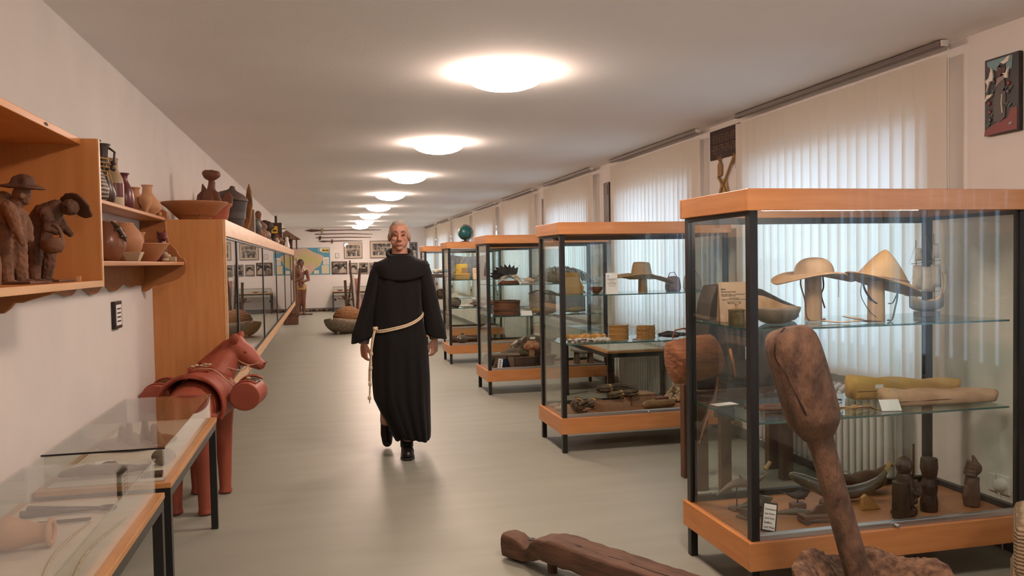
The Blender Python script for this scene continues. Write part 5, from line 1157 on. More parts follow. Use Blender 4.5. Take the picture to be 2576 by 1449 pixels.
# ================================================================ inside the two low vitrines on the left
VZ = .615
T = thing('clay_jar', 'pale pinkish clay jar with a loop handle lying in the nearest vitrine', 'jar', (-.91, 2.66, VZ))
org('body', MB().tube([(-.12, -.02, .05), (-.02, 0, .055), (.06, .01, .045)], [.03, .052, .03], 14, 1, True).tube([(.05, .01, .045), (.09, .015, .045)], [.028, .034], 14), M_terra, T, .006, 3)
obj('ring_handle', MB().tube([(.09+.0*math.cos(a), .015+.035*math.cos(a), .045+.035*math.sin(a)) for a in [i*math.pi/10 for i in range(21)]], .008, 8), M_terra, T, smooth=60)
T = thing('iron_tongs', 'old iron tongs with a ring end in the nearest vitrine', 'tongs', (-.93, 3.03, VZ), R(-4))
M_iron = mat('grey_iron', '#4c4744', .5, '#5a5450', scale=20, metal=.5)
obj('arm', MB().tube([(-.08, -.03, .012), (.05, -.012, .012), (.16, .0, .012)], [.014, .008, .006], 8), M_iron, T, smooth=60)
obj('arm', MB().tube([(-.08, .03, .012), (.05, .016, .012), (.16, .002, .012)], [.014, .008, .006], 8), M_iron, T, smooth=60)
obj('ring', MB().tube([(.185+.025*math.cos(a), .02*math.sin(a), .012) for a in [i*math.pi/8 for i in range(17)]], .006, 6), M_iron, T, smooth=60)
tag(place(obj('iron_rod', MB().tube([(-.1, 0, .008), (.16, .01, .008)], .006, 8), M_iron, smooth=60), (-.93, 2.90, VZ)), 'thin iron rod lying beside the tongs', 'rod')
T = thing('bead_necklace', 'long double string of small white shell beads in the nearest vitrine', 'necklace', (-.68, 1.95, VZ))
bead = MB().ell((0, 0, .005), .0055, nu=7, nv=5); b0 = None
for i in range(120):
    t = i/119; side = i % 2
    x = -.03+.02*math.sin(t*7)+(.035 if side else -.02)-.05*t*(0 if side else 1); y = t*.95
    if b0 is None: b0 = s_ = obj('bead', bead, M_cream, T, smooth=180)
    else: s_ = b0.copy(); COL.objects.link(s_); s_.parent = T
    s_.location = (x, y, 0)
T = thing('clay_nativity', 'group of little grey clay figures in the vitrine before the horse', 'figurine', (-.90, 4.15, VZ))
for i, (x, y, hh) in enumerate(((-.06, .04, .06), (-.02, .0, .085), (.04, .05, .09), (.09, .0, .07), (.02, -.08, .045), (.12, -.07, .04))):
    org('figure', MB().tube([(x, y, 0), (x, y, hh*.6)], [.026, .018], 10, 1, True).ell((x, y, hh*.85), (.016, .016, .018)), M_gwood, T, .005, 2)
T = thing('clay_plate', 'shallow grey clay plate under the small figures', 'plate', (-.88, 4.12, VZ))
obj('disc', MB().lathe([(.12, 0), (.17, .008), (.175, .014), (.16, .01), (.001, .006)], 32), M_gwood, T, smooth=50)
for o in bpy.data.objects:
    if o.name == 'clay_nativity': o.location.z += .012
T = thing('carved_branch', 'long dark carved branch lying at the near end of the far vitrine', 'carving', (-.90, 3.52, VZ), R(4))
org('branch', MB().tube([(-.13, 0, .022), (-.05, .01, .028), (.06, -.005, .026), (.18, .01, .02)], [.014, .024, .022, .012], 10, 1, True).ell((.04, .02, .035), (.04, .02, .022)), M_dwood, T, .006, 2, .5, .01, .02)
tag(place(org('stone_head', MB().ell((0, 0, .035), (.05, .038, .035)), M_gwood, vox=.006, it=2), (-.68, 3.66, VZ)), 'smooth grey stone beside the dark branch', 'stone')
tag(place(obj('paper_note', MB().box(-.035, .035, -.025, .025, 0, .001), M_paper), (-.94, 3.78, VZ), R(15)), 'folded white paper note in the far vitrine', 'note card')
tag(place(obj('dark_tile', MB().box(-.04, .04, -.03, .03, 0, .015), M_dwood, bevel=.003), (-.69, 3.47, VZ), R(5)), 'little dark wooden tile in the near corner of the far vitrine', 'tile')
# ================================================================ the man in the black robe
M_skin = mat('skin', '#c08e78', .5, '#b07a64', scale=14, detail=4, bump=.05, bscale=60)
M_hair = mat('grey_hair', '#9d8f83', .8, '#b9aca0', scale=60, stretch=(1, 1, 4), bump=.2, bscale=120)
M_robe = mat('black_habit', (.006, .0055, .006), .9, (.008, .0075, .008), scale=200, bump=.1, bscale=400, spec=.25, sheen=.05)
M_cord = mat('cream_cord', '#d6c3a8', .75, '#c2ad90', scale=90, bump=.3)
M_boot = mat('black_boot', (.008, .007, .007), .35)
M_shirt = bands('plaid_cuff', '#8f8279', '#6d6460', 'x', 24, .85, .3, .1)
MK = .00295
def mp(px, py, y=0): return ((px-1010)*MK, y, (1150-py)*MK)
T = thing('person', 'man in a long black hooded robe with a white cord belt, walking forward', 'person', (.549, 6.10, 0), -.087)
b = MB()
# head
HC = 1.647
b.ell((0, .0, HC+.028), (.072, .092, .082)).ell((0, -.03, HC-.048), (.057, .062, .058)).ell((0, -.068, HC-.092), (.026, .022, .019))
b.ell((-.041, -.043, HC-.04), (.023, .030, .036)).ell((.041, -.043, HC-.04), (.023, .030, .036))
for s in (-1, 1):
    b.ell((.030*s, -.079, HC+.026), (.024, .016, .008)).ell((.036*s, -.066, HC-.022), (.020, .018, .018)).ell((.030*s, -.080, HC+.005), (.017, .009, .007))
    b.ell((.075*s, .008, HC-.012), (.011, .022, .034), (0, 0, .25*s)).ell((.013*s, -.098, HC-.034), (.010, .010, .008))
b.tube([(0, -.088, HC+.02), (0, -.100, HC-.005), (0, -.112, HC-.028)], [.009, .011, .013], 10, 1, True)
b.ell((0, -.087, HC-.062), (.025, .012, .006)).ell((0, -.086, HC-.072), (.021, .012, .007))
b.tube([(0, .012, 1.42), (0, .004, 1.50), (0, -.005, HC-.07)], [.070, .062, .056], 16)
# torso, arms, legs
b.tube([(0, 0, .85), (0, 0, 1.05), (0, .005, 1.25), (0, .012, 1.40), (0, .012, 1.44)], [.145, .135, .15, .13, .08], 18, .72)
def arm(sh, el, wr): b.tube([sh, ((Vector(sh)+Vector(el))/2), el, ((Vector(el)+Vector(wr))/2), wr], [.04, .044, .040, .036, .029], 12, 1, True)
aL = ((-.155, .01, 1.375), (-.245, .03, 1.13), (-.277, -.015, .865)); aR = ((.155, .01, 1.375), (.225, .03, 1.14), (.244, -.015, .885))
arm(*aL); arm(*aR)
for s, hip, kn, an in ((-1, (-.08, 0, .88), (-.10, .08, .50), (-.135, .36, .20)), (1, (.08, 0, .88), (.06, -.04, .48), (.025, .04, .10))):
    b.tube([hip, kn, an], [.085, .062, .04], 12, 1, True)
def hand(w_, s):
    """palm hangs down; u runs pinky->index (towards the camera), palm normal points at the thigh"""
    w_ = Vector(w_); a = R(32)*s
    u = Vector((-math.sin(a)*1, -math.cos(a), 0)); n_ = Vector((-s*math.cos(a), s*math.sin(a)*s, 0)); d = Vector((0, 0, -1))
    u = Vector((-s*math.sin(R(35)), -math.cos(R(35)), 0)); n_ = Vector((-s*math.cos(R(35)), math.sin(R(35)), 0))
    pc = w_+d*.052
    b.tube([w_+d*-.02, w_+d*.012], [.027, .026], 12)
    for k in range(5):
        off = (-.026+.013*k); b.tube([w_+d*.008+u*off*.6, w_+d*.045+u*off, w_+d*.082+u*off*1.06], [.014, .0145, .011], 8, 1, True)
    for off, L_, cu in ((.030, .068, .55), (.010, .076, .62), (-.011, .072, .70), (-.030, .056, .78)):
        p = w_+d*.080+u*off; pts = [p]; ang = .12
        for seg, f in ((.45, 1), (.32, 1), (.23, 1)):
            dirv = d*math.cos(ang)+n_*math.sin(ang)+u*(off*1.2); p = p+dirv*L_*seg*1.0; pts.append(p); ang += cu
        b.tube(pts, [.0095, .0088, .0080, .0068], 8, 1, True)
    t0 = w_+d*.03+u*.024+n_*.006
    b.tube([t0, t0+d*.028+u*.018+n_*.008, t0+d*.055+u*.018+n_*.020, t0+d*.074+u*.010+n_*.026], [.014, .0115, .0100, .0075], 8, 1, True)
hand(aL[2], -1); hand(aR[2], 1)
body = org('body', b, M_skin, T, .0034, 4, .45)
hr = MB().ell((0, .016, HC+.032), (.0765, .092, .0845)).ell((0, -.02, HC+.088), (.052, .05, .03)).ell((0, .045, HC-.01), (.072, .062, .07)).ell((0, -.03, HC+.098), (.035, .03, .014))
for s in (-1, 1): hr.ell((.066*s, -.012, HC+.014), (.012, .026, .04))
org('hair', hr, M_hair, T, .004, 3, .5, .004, .015)
for s in (-1, 1):
    obj('eyebrow', MB().tube([(.012*s, -.0955, HC+.026), (.03*s, -.096, HC+.034), (.05*s, -.083, HC+.026)], [.004, .005, .003], 6, .6), mat('brow_hair', '#54463e', .9), T, smooth=60)
    obj('eye', MB().ell((.030*s, -.0885, HC+.006), (.011, .004, .0042), nu=10, nv=6), mat('eye_dark', '#241a17', .3), T, smooth=180)
obj('lips', MB().tube([(-.024, -.093, HC-.068), (-.01, -.0985, HC-.0655), (.01, -.0985, HC-.0655), (.024, -.093, HC-.068)], [.0015, .0032, .0032, .0015], 6), mat('lip', '#8a4a3e', .5), T, smooth=60)
# robe
SEC = [(1106, 990, 1078, .03, .14), (1090, 980, 1079, .04, .165), (1055, 964, 1079, .05, .19), (1036, 953, 1079, .05, .195), (1000, 937, 1079, .04, .20), (950, 934, 1079, .03, .19), (900, 936, 1077, .02, .18), (850, 938, 1073, .01, .17), (815, 941, 1066, 0, .155), (780, 942, 1062, 0, .152), (740, 946, 1062, 0, .152), (700, 949, 1065, 0, .148), (680, 952, 1068, .005, .14), (665, 957, 1071, .01, .125), (655, 966, 1062, .012, .108), (646, 979, 1049, .012, .09), (637, 989, 1039, .01, .076)]
def lerp_sec(S, v):
    f = v*(len(S)-1); i = min(int(f), len(S)-2); t = f-i
    return [S[i][k]*(1-t)+S[i+1][k]*t for k in range(5)]
def robe(u, v):
    py, xl, xr, yc, bb = lerp_sec(SEC, v); a = 2*math.pi*u
    ca, sa = math.cos(a), math.sin(a); p = .82
    cx_ = (xl+xr)/2; hw = (xr-xl)/2*MK
    low = max(0, min(1, (py-790)/300)); fold = low*(.016*math.sin(7*a+.6)+.012*math.sin(12*a+py*.006)+.008*math.sin(19*a))
    fold -= .05*low**1.5*math.exp(-((a-1.5*math.pi-.08)/.09)**2)
    fold += .05*low*max(0, math.sin(a*1-4.4))*math.exp(-((a-5.05)/.3)**2)*.6
    if 700 < py < 800: fold += .004*math.sin(9*a)
    x = math.copysign(abs(ca)**p, ca)*(hw+fold*.15*abs(sa)); y = math.copysign(abs(sa)**p, sa)*(bb+fold)
    hem = .012*math.sin(3*a+1.2)*max(0, (py-1060)/46) if py > 1060 else 0
    X, _, Z = mp(cx_, py); return (X+x, yc+y, Z+hem)
obj('robe', MB().grid(lambda u, v: robe(u, v), 96, 70, True), M_robe, T, smooth=180, solid=.006)
# sleeves
def sleeve(S):
    def fn(u, v):
        f = v*(len(S)-1); i = min(int(f), len(S)-2); t = f-i
        px, py, rx, ry, yc = [S[i][k]*(1-t)+S[i+1][k]*t for k in range(5)]
        a = 2*math.pi*u; X, _, Z = mp(px, py)
        w_ = 1+.05*math.sin(5*a+v*6)*v
        return (X+rx*MK*math.cos(a)*w_, yc+ry*math.sin(a)*w_, Z+S[0][5]*rx*MK*math.cos(a)*v)
    return MB().grid(fn, 32, 16, True)
obj('sleeve', sleeve([(966, 656, 19, .075, .0, .32), (955, 682, 20, .095, .0, 0), (940, 740, 21, .105, .01, 0), (925, 790, 22, .11, .01, 0), (914, 830, 25, .115, .0, 0), (912, 852, 26, .12, .0, 0)]), M_robe, T, smooth=180, solid=.006)
obj('sleeve', sleeve([(1060, 656, 19, .075, .0, -.25), (1068, 682, 20, .095, .0, 0), (1080, 740, 21, .105, .01, 0), (1089, 790, 22, .11, .01, 0), (1096, 830, 26, .115, .0, 0), (1098, 848, 26, .12, .0, 0)]), M_robe, T, smooth=180, solid=.006)
CAPE = [(696, 951, 1073, .002, .163), (688, 946, 1080, .002, .163), (675, 943, 1084, .002, .157), (665, 944, 1084, .005, .145), (656, 958, 1070, .008, .125), (648, 975, 1052, .01, .103), (641, 986, 1042, .008, .085)]
def cape(u, v):
    py, xl, xr, yc, bb = lerp_sec(CAPE, v); a = 2*math.pi*u; ca, sa = math.cos(a), math.sin(a)
    X, _, Z = mp((xl+xr)/2, py)
    dip = -.024*max(0, -sa)**2*(1-v)**2+.02*abs(ca)*(1-v)**2
    return (X+math.copysign(abs(ca)**.8, ca)*(xr-xl)/2*MK, yc+math.copysign(abs(sa)**.85, sa)*bb*(1+.03*math.sin(8*a)*(1-v)), Z+dip)
obj('shoulder_cape', MB().grid(cape, 64, 16, True), M_robe, T, smooth=180, solid=.006)
hd = MB()
ring = [(.088*math.cos(a), .01+.092*math.sin(a), 1.50+.034*math.sin(a)+.012*abs(math.cos(a))) for a in [i*math.pi/16 for i in range(33)]]
hd.tube(ring, [.016+.016*max(0, math.sin(i*math.pi/16)) for i in range(33)], 12)
hd.ell((0, .12, 1.47), (.10, .05, .07))
org('hood', hd, M_robe, T, .006, 4)
# shirt cuffs
for (sh, el, wr) in (aL, aR):
    w_ = Vector(wr); e_ = Vector(el); dd = (w_-e_).normalized()
    obj('shirt_cuff', MB().tube([w_-dd*.08, w_-dd*.03, w_+dd*.012], [.043, .041, .037], 18), M_shirt, T, smooth=60)
# cord
bp = []
for i in range(33):
    a = math.pi*2*i/32; py = 812+16*(-math.cos(a))*-1 if False else 803-18*math.cos(a)+14*max(0, -math.sin(a))
    X, _, Z = mp(1003, py); bp.append((X+.186*math.copysign(abs(math.cos(a))**.82, math.cos(a)), .0+.166*math.copysign(abs(math.sin(a))**.82, math.sin(a)), Z))
for dz in (0, -.013): obj('belt_cord', MB().tube([(x, y, z+dz) for x, y, z in bp], .0065, 8), M_cord, T, smooth=60)
kx, _, kz = mp(947, 820)
kn = obj('belt_knot', MB().ell((kx, -.155, kz), (.018, .016, .016), nu=12, nv=8).tube([(kx-.015, -.165, kz+.01), (kx+.0, -.175, kz), (kx+.015, -.165, kz-.012)], .008, 8).tube([(kx+.014, -.165, kz+.012), (kx, -.172, kz), (kx-.014, -.165, kz-.014)], .008, 8), M_cord, T, smooth=180)
hang = [mp(946, 824, -.17), mp(941, 845, -.185), mp(937, 870, -.19), mp(934, 905, -.19), mp(932, 940, -.185), mp(930, 975, -.18), mp(929, 1002, -.175)]
obj('hanging_cord', MB().tube(hang, [.0065]*6+[.004], 8), M_cord, T, smooth=60)
obj('hanging_cord', MB().tube([mp(944, 824, -.165), mp(938, 850, -.175), mp(935, 880, -.18), mp(930, 920, -.18), mp(928, 948, -.178)], [.0065]*4+[.004], 8), M_cord, T, smooth=60)
for px, py in ((936, 880), (934, 915), (931, 954), (929, 988)):
    obj('cord_knot', MB().lathe([(.008, -.014), (.012, -.010), (.0125, 0), (.012, .010), (.008, .014)], 10, XF(mp(px, py, -.186))), M_cord, T, smooth=60)
# boots
org('boot', MB().tube([(.022, .06, .16), (.022, .05, .10), (.022, .03, .065)], [.05, .05, .05], 14).tube([(.024, .05, .045), (.026, -.06, .045), (.027, -.125, .038)], [.046, .050, .040], 14, .85, True), M_boot, T, .006, 3)
obj('boot_sole', MB().prism([(-.045, .10), (-.05, .0), (-.052, -.10), (-.03, -.165), (.0, -.178), (.03, -.165), (.052, -.10), (.05, 0), (.045, .10)], .018, XF((.025, 0, 0))), mat('boot_sole', (.02, .02, .02), .5), T, bevel=.004)
obj('bootlace', MB().tube([(.0, -.055, .092), (.05, -.045, .096)], .003, 6).tube([(.0, -.035, .102), (.05, -.025, .106)], .003, 6), mat('lace', (.03, .03, .03), .6), T)
org('boot', MB().tube([(-.132, .40, .26), (-.132, .39, .19)], [.048, .050], 14, 1, True).tube([(-.132, .40, .17), (-.13, .345, .10), (-.128, .30, .045)], [.048, .050, .040], 14, .8, True), M_boot, T, .006, 3)
# ================================================================ foreground: beam, mortar and pestle, woven cloth
M_old = mat('weathered_wood', '#4c3427', .75, '#684a38', scale=5, bump=.5, bscale=14, stretch=(1, 6, 6))
M_oldl = mat('worn_pale_wood', '#8d6344', .65, '#6b4630', scale=5, bump=.35, bscale=18, stretch=(3, 3, 1))
M_mort = mat('rough_mortar_wood', '#4d3528', .95, '#86674f', scale=34, detail=8, bump=1.0, bscale=60)
p0 = onz(1290, 1372, .06); p1 = onz(1585, 1449, .11); dv = (p1-p0); dv.z = 0; ang = math.atan2(dv.y, dv.x)
T = thing('yoke_beam', 'old carved wooden beam with a notched end resting on pegs on the floor', 'beam', (p0.x, p0.y, 0), ang)
def beam(u, v):
    x = -.03+u*1.1; t = min(1, max(0, (x-.08)/.22)); n_ = math.exp(-((x-.13)/.045)**2)
    hw = .052+.03*t-.02*n_*.6; zt = .125+.055*t-.045*n_; zb = .012+.055*min(1, max(0, (x-.10)/.15))
    a = v*2*math.pi; ca, sa = math.cos(a), math.sin(a); p = .35
    return (x, math.copysign(abs(ca)**p, ca)*hw, (zt+zb)/2+math.copysign(abs(sa)**p, sa)*(zt-zb)/2)
gb_ = MB().grid(lambda v, u: beam(u, v), 28, 60, True)
gb_.add([beam(0, i/28) for i in range(28)], [tuple(range(28))]); gb_.add([beam(1, i/28) for i in range(28)], [tuple(range(27, -1, -1))])
obj('beam', gb_.jitter(.006, 22), M_old, T, smooth=50)
obj('peg', MB().tube([(.27, 0, .09), (.27, 0, 0)], [.028, .022], 10), M_old, T, smooth=50)
obj('peg', MB().tube([(.85, 0, .09), (.85, 0, 0)], [.028, .022], 10), M_old, T, smooth=50)
obj('peg_hole', MB().lathe([(.018, 0), (.018, .004)], 14, XF((.135, 0, .121))), M_dwood, T)
obj('crack', MB().tube([(.36+.09*i, -.03+.006*math.sin(i*2), .176) for i in range(8)], .005, 5), M_dwood, T)
# mortar
MX, MY = 1.83, 2.40
T = thing('wood_mortar', 'large rough-hewn wooden mortar with a ragged rim', 'mortar', (MX, MY, 0))
def wob(a, z): return 1+.04*math.sin(2*a+1)+.03*math.sin(5*a+.5)+.02*math.sin(9*a)
prof = [(.20, 0), (.22, .03), (.19, .09), (.20, .18), (.25, .27), (.285, .335), (.29, .355), (.27, .362), (.235, .345), (.19, .29), (.12, .22), (.05, .18), (.001, .175)]
b = MB().lathe(prof, 56, wob=wob)
b.v = [(x, y, z+(.022*math.sin(3*math.atan2(y, x)+.4)+.018*math.sin(7*math.atan2(y, x))+(-.05*max(0, math.cos(math.atan2(y, x)+.15))**2) if z > .32 else 0)) for x, y, z in b.v]
o = obj('bowl', b.jitter(.008, 30), M_mort, T, smooth=60, sub=2)
tx = bpy.data.textures.new('mortar_rough', 'CLOUDS'); tx.noise_scale = .014
d = o.modifiers.new('rough', 'DISPLACE'); d.texture = tx; d.strength = .022
# pestle: leans left, head up
T = thing('wood_pestle', 'thick wooden pestle with a split bulbous head standing in the mortar', 'pestle', (0, 0, 0))
top = ony(1978, 822, 2.52); nk = ony(2058, 1088, 2.47); bt = ony(2160, 1449, 2.40)
low = bt+(bt-nk).normalized()*.05
ax = (top-nk).normalized()
def seg(t): return nk+ax*t
Lh = (top-nk).length
b = MB().tube([seg(-.03), seg(0), seg(.03), seg(.06), seg(Lh*.5), seg(Lh*.82), seg(Lh*.95), seg(Lh)], [.046, .060, .086, .092, .094, .093, .083, .056], 28)
b.jitter(.007, 14)
M_pest = mat('pestle_wood', '#6e513c', .75, '#473225', scale=9, bump=1.0, bscale=26, stretch=(2, 2, 1))
o = obj('head', b, M_pest, T, smooth=60, sub=1)
# split down the head, on the camera side
side = (CP-seg(Lh*.6)); side = (side-ax*side.dot(ax)).normalized(); lat = ax.cross(side)
crk = [seg(Lh*k_)+(side*math.cos(R(an))+lat*math.sin(R(an)))*rr_ for k_, an, rr_ in ((1.0, -15, .03), (.97, -20, .062), (.88, -36, .084), (.76, -42, .089), (.62, -30, .0915), (.45, -22, .0915), (.25, -14, .0905), (.03, -8, .066))]
obj('split', MB().tube(sp(crk), spr([.003, .005, .006, .005, .003, .003, .004, .003]), 7), mat('split_dark', '#24160f', .9), T, smooth=60)
obj('shaft', MB().tube([seg(.0), nk+(bt-nk)*.15, nk+(bt-nk)*.5, bt, low], [.046, .043, .042, .044, .047], 24).jitter(.003, 14), M_pest, T, smooth=60)
# folded woven cloth at the right edge
T = thing('woven_rug', 'folded beige handwoven rug with dark stripes at the right edge', 'textile', (2.475, 2.52, 0), -.77)
M_rug = bands('handwoven_stripes', '#b09a7c', '#82694f', 'z', 22, .95, 2.5, .6)
for i in range(2): obj('fold', MB().box(.01*i, .42, .0+.012*i, .42, .215*i, .215*i+.213), M_rug, T, bevel=.035)

# ================================================================ right wall pieces
T = thing('relief_tile', 'tall painted relief tile of a hooded figure with white birds', 'wall relief', (XR-.025, 3.41, 2.02))
W_, H_ = .205, .37
Mr = Matrix(((0, 0, -1, .0), (-1, 0, 0, 0), (0, 1, 0, 0), (0, 0, 0, 1)))
dk = mat('relief_dark', '#241d1c', .5); obj('slab', MB().box(0, .025, -W_, 0, 0, H_), dk, T, bevel=.004)
def flat(name, poly, col, lay=1, m=None):
    obj(name, MB().prism([(x*W_, y*H_) for x, y in poly], .0022*lay, Mr), m or mat('relief_'+col, col, .55), T)
flat('sky', [(.08, .97), (.82, .97), (.80, .80), (.45, .78), (.3, .84), (.10, .86)], '#6f8f93', 1)
flat('ground', [(.0, .0), (.95, .02), (.95, .30), (.78, .30), (.68, .18), (.40, .16), (.02, .07)], '#7a3531', 1)
flat('robe', [(.30, .16), (.28, .40), (.36, .62), (.46, .72), (.60, .72), (.64, .45), (.62, .20), (.5, .15)], '#4f4743', 2)
flat('collar', [(.36, .60), (.40, .72), (.60, .74), (.60, .69), (.48, .66)], '#8a7876', 3)
flat('face', [(.40, .76), (.40, .86), (.50, .88), (.54, .80), (.48, .73)], '#5a342c', 3)
flat('hood', [(.42, .86), (.50, .91), (.62, .89), (.64, .80), (.56, .74), (.53, .85)], '#3d2a30', 3)
flat('arm', [(.06, .90), (.12, .90), (.26, .76), (.34, .68), (.28, .66), (.14, .80)], '#4a2f2b', 2)
for bird in ([(.50, .91), (.62, .93), (.70, .96), (.76, .97), (.72, .90), (.6, .88)], [(.06, .72), (.16, .75), (.24, .88), (.28, .78), (.28, .70), (.18, .70), (.08, .57), (.12, .66)], [(.52, .77), (.64, .76), (.74, .84), (.70, .75), (.70, .69), (.62, .70), (.60, .75)], [(.04, .44), (.10, .53), (.28, .53), (.20, .49), (.12, .48)]):
    flat('bird', bird, '#d9d2c4', 4)
for x, y, c in ((.72, .62, '#8a3a30'), (.70, .52, '#5b5a70'), (.16, .42, '#8a4433'), (.18, .30, '#7a2f2c'), (.18, .20, '#4f5550')):
    flat('flower', [(x+.055*math.cos(a)*(1 if i % 2 else .5), y+.032*math.sin(a)*(1 if i % 2 else .5)) for i, a in enumerate([k_*math.pi/6 for k_ in range(12)])], c, 3)
for x, y in ((.62, .56), (.78, .56), (.66, .36), (.74, .34), (.26, .56), (.12, .56), (.24, .27), (.14, .14)):
    flat('leaf', [(x-.07, y-.02), (x, y+.03), (x+.07, y+.02), (x, y-.025)], '#3f5244', 2)
flat('cord', [(.54, .50), (.56, .50), (.54, .38), (.57, .26), (.55, .26), (.52, .38)], '#cfc2ac', 4)
flat('stone', [(.70, .10), (.76, .13), (.84, .12), (.80, .09)], '#8a8480', 2)
# woven dark mat and straw work between the first two windows
ym0, ym1, zm0, zm1 = 5.86, 6.36, 2.26, 2.50
T = thing('woven_mat', 'dark brown woven wall mat with a maze pattern of lighter lines', 'wall mat', (XR-.012, ym0, zm0))
obj('mat', MB().box(0, .012, 0, ym1-ym0, 0, zm1-zm0), bands('mat_weave', '#2b1d19', '#4e3a32', 'z', 26, .85, 1, .5), T)
ml = mat('mat_line', '#7d6655', .9)
for i in range(4):
    for j in range(2):
        y, z = .07+.1*i, .05+.085*j
        m = MB()
        for q_, (w0, h0) in enumerate(((.07, .06), (.04, .03))):
            ya, za = y+.035-w0/2, z+.03-h0/2
            m.box(-.003, 0, ya, ya+w0, za, za+.004).box(-.003, 0, ya, ya+w0, za+h0-.004, za+h0).box(-.003, 0, ya, ya+.005, za, za+h0).box(-.003, 0, ya+w0-.005, ya+w0, za, za+h0*(1 if j else .6))
        m.box(-.003, 0, y+.075, y+.095, z+.028, z+.032)
        o = obj('pattern_line', m, ml, T)
M_strw = mat('dry_straw', '#8a6844', .9, '#a78357', scale=30, stretch=(1, 1, .3), bump=.4)
def straw(name, label, y, z, build):
    T = thing(name, label, 'straw ornament', (XR-.0, y, z)); build(T); return T
def b1(T):
    obj('pouch', MB().prism([(-.035, 0), (.035, .01), (.038, .09), (.02, .12), (-.02, .12), (-.035, .09)], .015, XF((-.002, 0, 0)) @ Matrix(((0, 0, -1, 0), (-1, 0, 0, 0), (0, 1, 0, 0), (0, 0, 0, 1)))), M_strw, T, bevel=.004)
    for i in range(7): obj('straw_end', MB().tube([(-.01, 0, .115), (-.012, -.05+.018*i, .17+.01*(i % 3))], [.005, .001], 5), M_strw, T)
straw('straw_pouch', 'tiny straw pouch with frayed ends on the pillar', 6.19, 2.11, b1)
def b2(T):
    obj('panel', MB().prism([(-.14, -.07), (.13, -.07), (.06, .10), (.05, .16), (-.06, .16), (-.06, .10)], .01, XF((-.002, 0, 0)) @ Matrix(((0, 0, -1, 0), (-1, 0, 0, 0), (0, 1, 0, 0), (0, 0, 0, 1)))), mat('straw_panel', '#a08356', .9, '#b59867', scale=30), T)
    for a0, a1 in (((.14, -.06), (-.20, .34)), ((.08, .18), (-.09, .02))): obj('stalk', MB().tube([(-.016, a0[0], a0[1]), (-.016, a1[0], a1[1])], [.012, .009], 7), M_strw, T, smooth=60)
    for i in range(9): obj('straw_end', MB().tube([(-.014, -.14-.006*i, .26+.008*i), (-.018, -.20-.016*i, .36-.03*abs(i-3))], [.006, .001], 5), M_strw, T)
straw('straw_cross', 'straw panel with two crossed stalks fanning out on the pillar', 6.13, 1.93, b2)
def b3(T):
    obj('stalk_sheaf', MB().tube([(-.016, 0, -.06), (-.018, -.0, .1), (-.016, -.02, .2)], [.03, .02, .03], 8, .5), M_dleath, T, smooth=60)
    for i in range(8): obj('straw_end', MB().tube([(-.016, .0, .14), (-.018, .09-.02*i, .32-.01*abs(i-4))], [.006, .001], 5), M_strw, T)
straw('straw_sheaf', 'dark bound straw sheaf beside the crossed stalks', 5.84, 1.90, b3)
for k, (y, z0, z1, lb) in enumerate(((8.95, 1.75, 2.33, 'tall dark carved wooden plank on the pillar after the second window'), (11.75, 1.75, 2.36, 'slim dark carved wooden plank on the pillar after the third window'))):
    T = thing('carved_plank', lb, 'wall carving', (XR-.02, y, z0))
    obj('plank', MB().box(0, .02, -.09+.03*k, .09-.03*k, 0, z1-z0), M_dwood, T, bevel=.004)
    obj('relief_panel', MB().box(-.004, 0, -.06+.03*k, .06-.03*k, z1-z0-.14, z1-z0-.03), M_bwood, T, bevel=.003)
T = thing('wall_socket', 'white double wall socket with a plug low on the right wall', 'socket', (XR-.012, 3.31, .27))
obj('plate', MB().box(0, .012, -.04, .04, 0, .09).box(0, .012, .045, .09, .0, .085), M_white, T, bevel=.003)
obj('plug', MB().lathe([(.03, 0), (.028, .03), (.02, .036), (.001, .036)], 20, XF((0, 0, .045), (0, R(-90), 0))), M_white, T, smooth=50)
obj('cable', MB().tube([(-.02, -.0, .02), (-.01, -.005, -.1), (-.006, -.01, -.28)], .004, 6), M_white, T, smooth=60)
T = thing('wall_socket', 'small white wall socket on the back wall', 'socket', (.31, YF-.012, .28))
obj('plate', MB().box(-.09, .09, 0, .012, 0, .12), M_white, T, bevel=.003)
obj('recess', MB().lathe([(.035, 0), (.035, .003)], 16, XF((0, 0, .06), (R(90), 0, 0))), M_dwood, T)
tag(place(obj('wall_clip', MB().box(-.012, 0, -.012, .012, 0, .02), M_white, bevel=.002), (XR, 3.05, 1.30)), 'tiny white clip on the right wall behind the nearest case', 'clip')

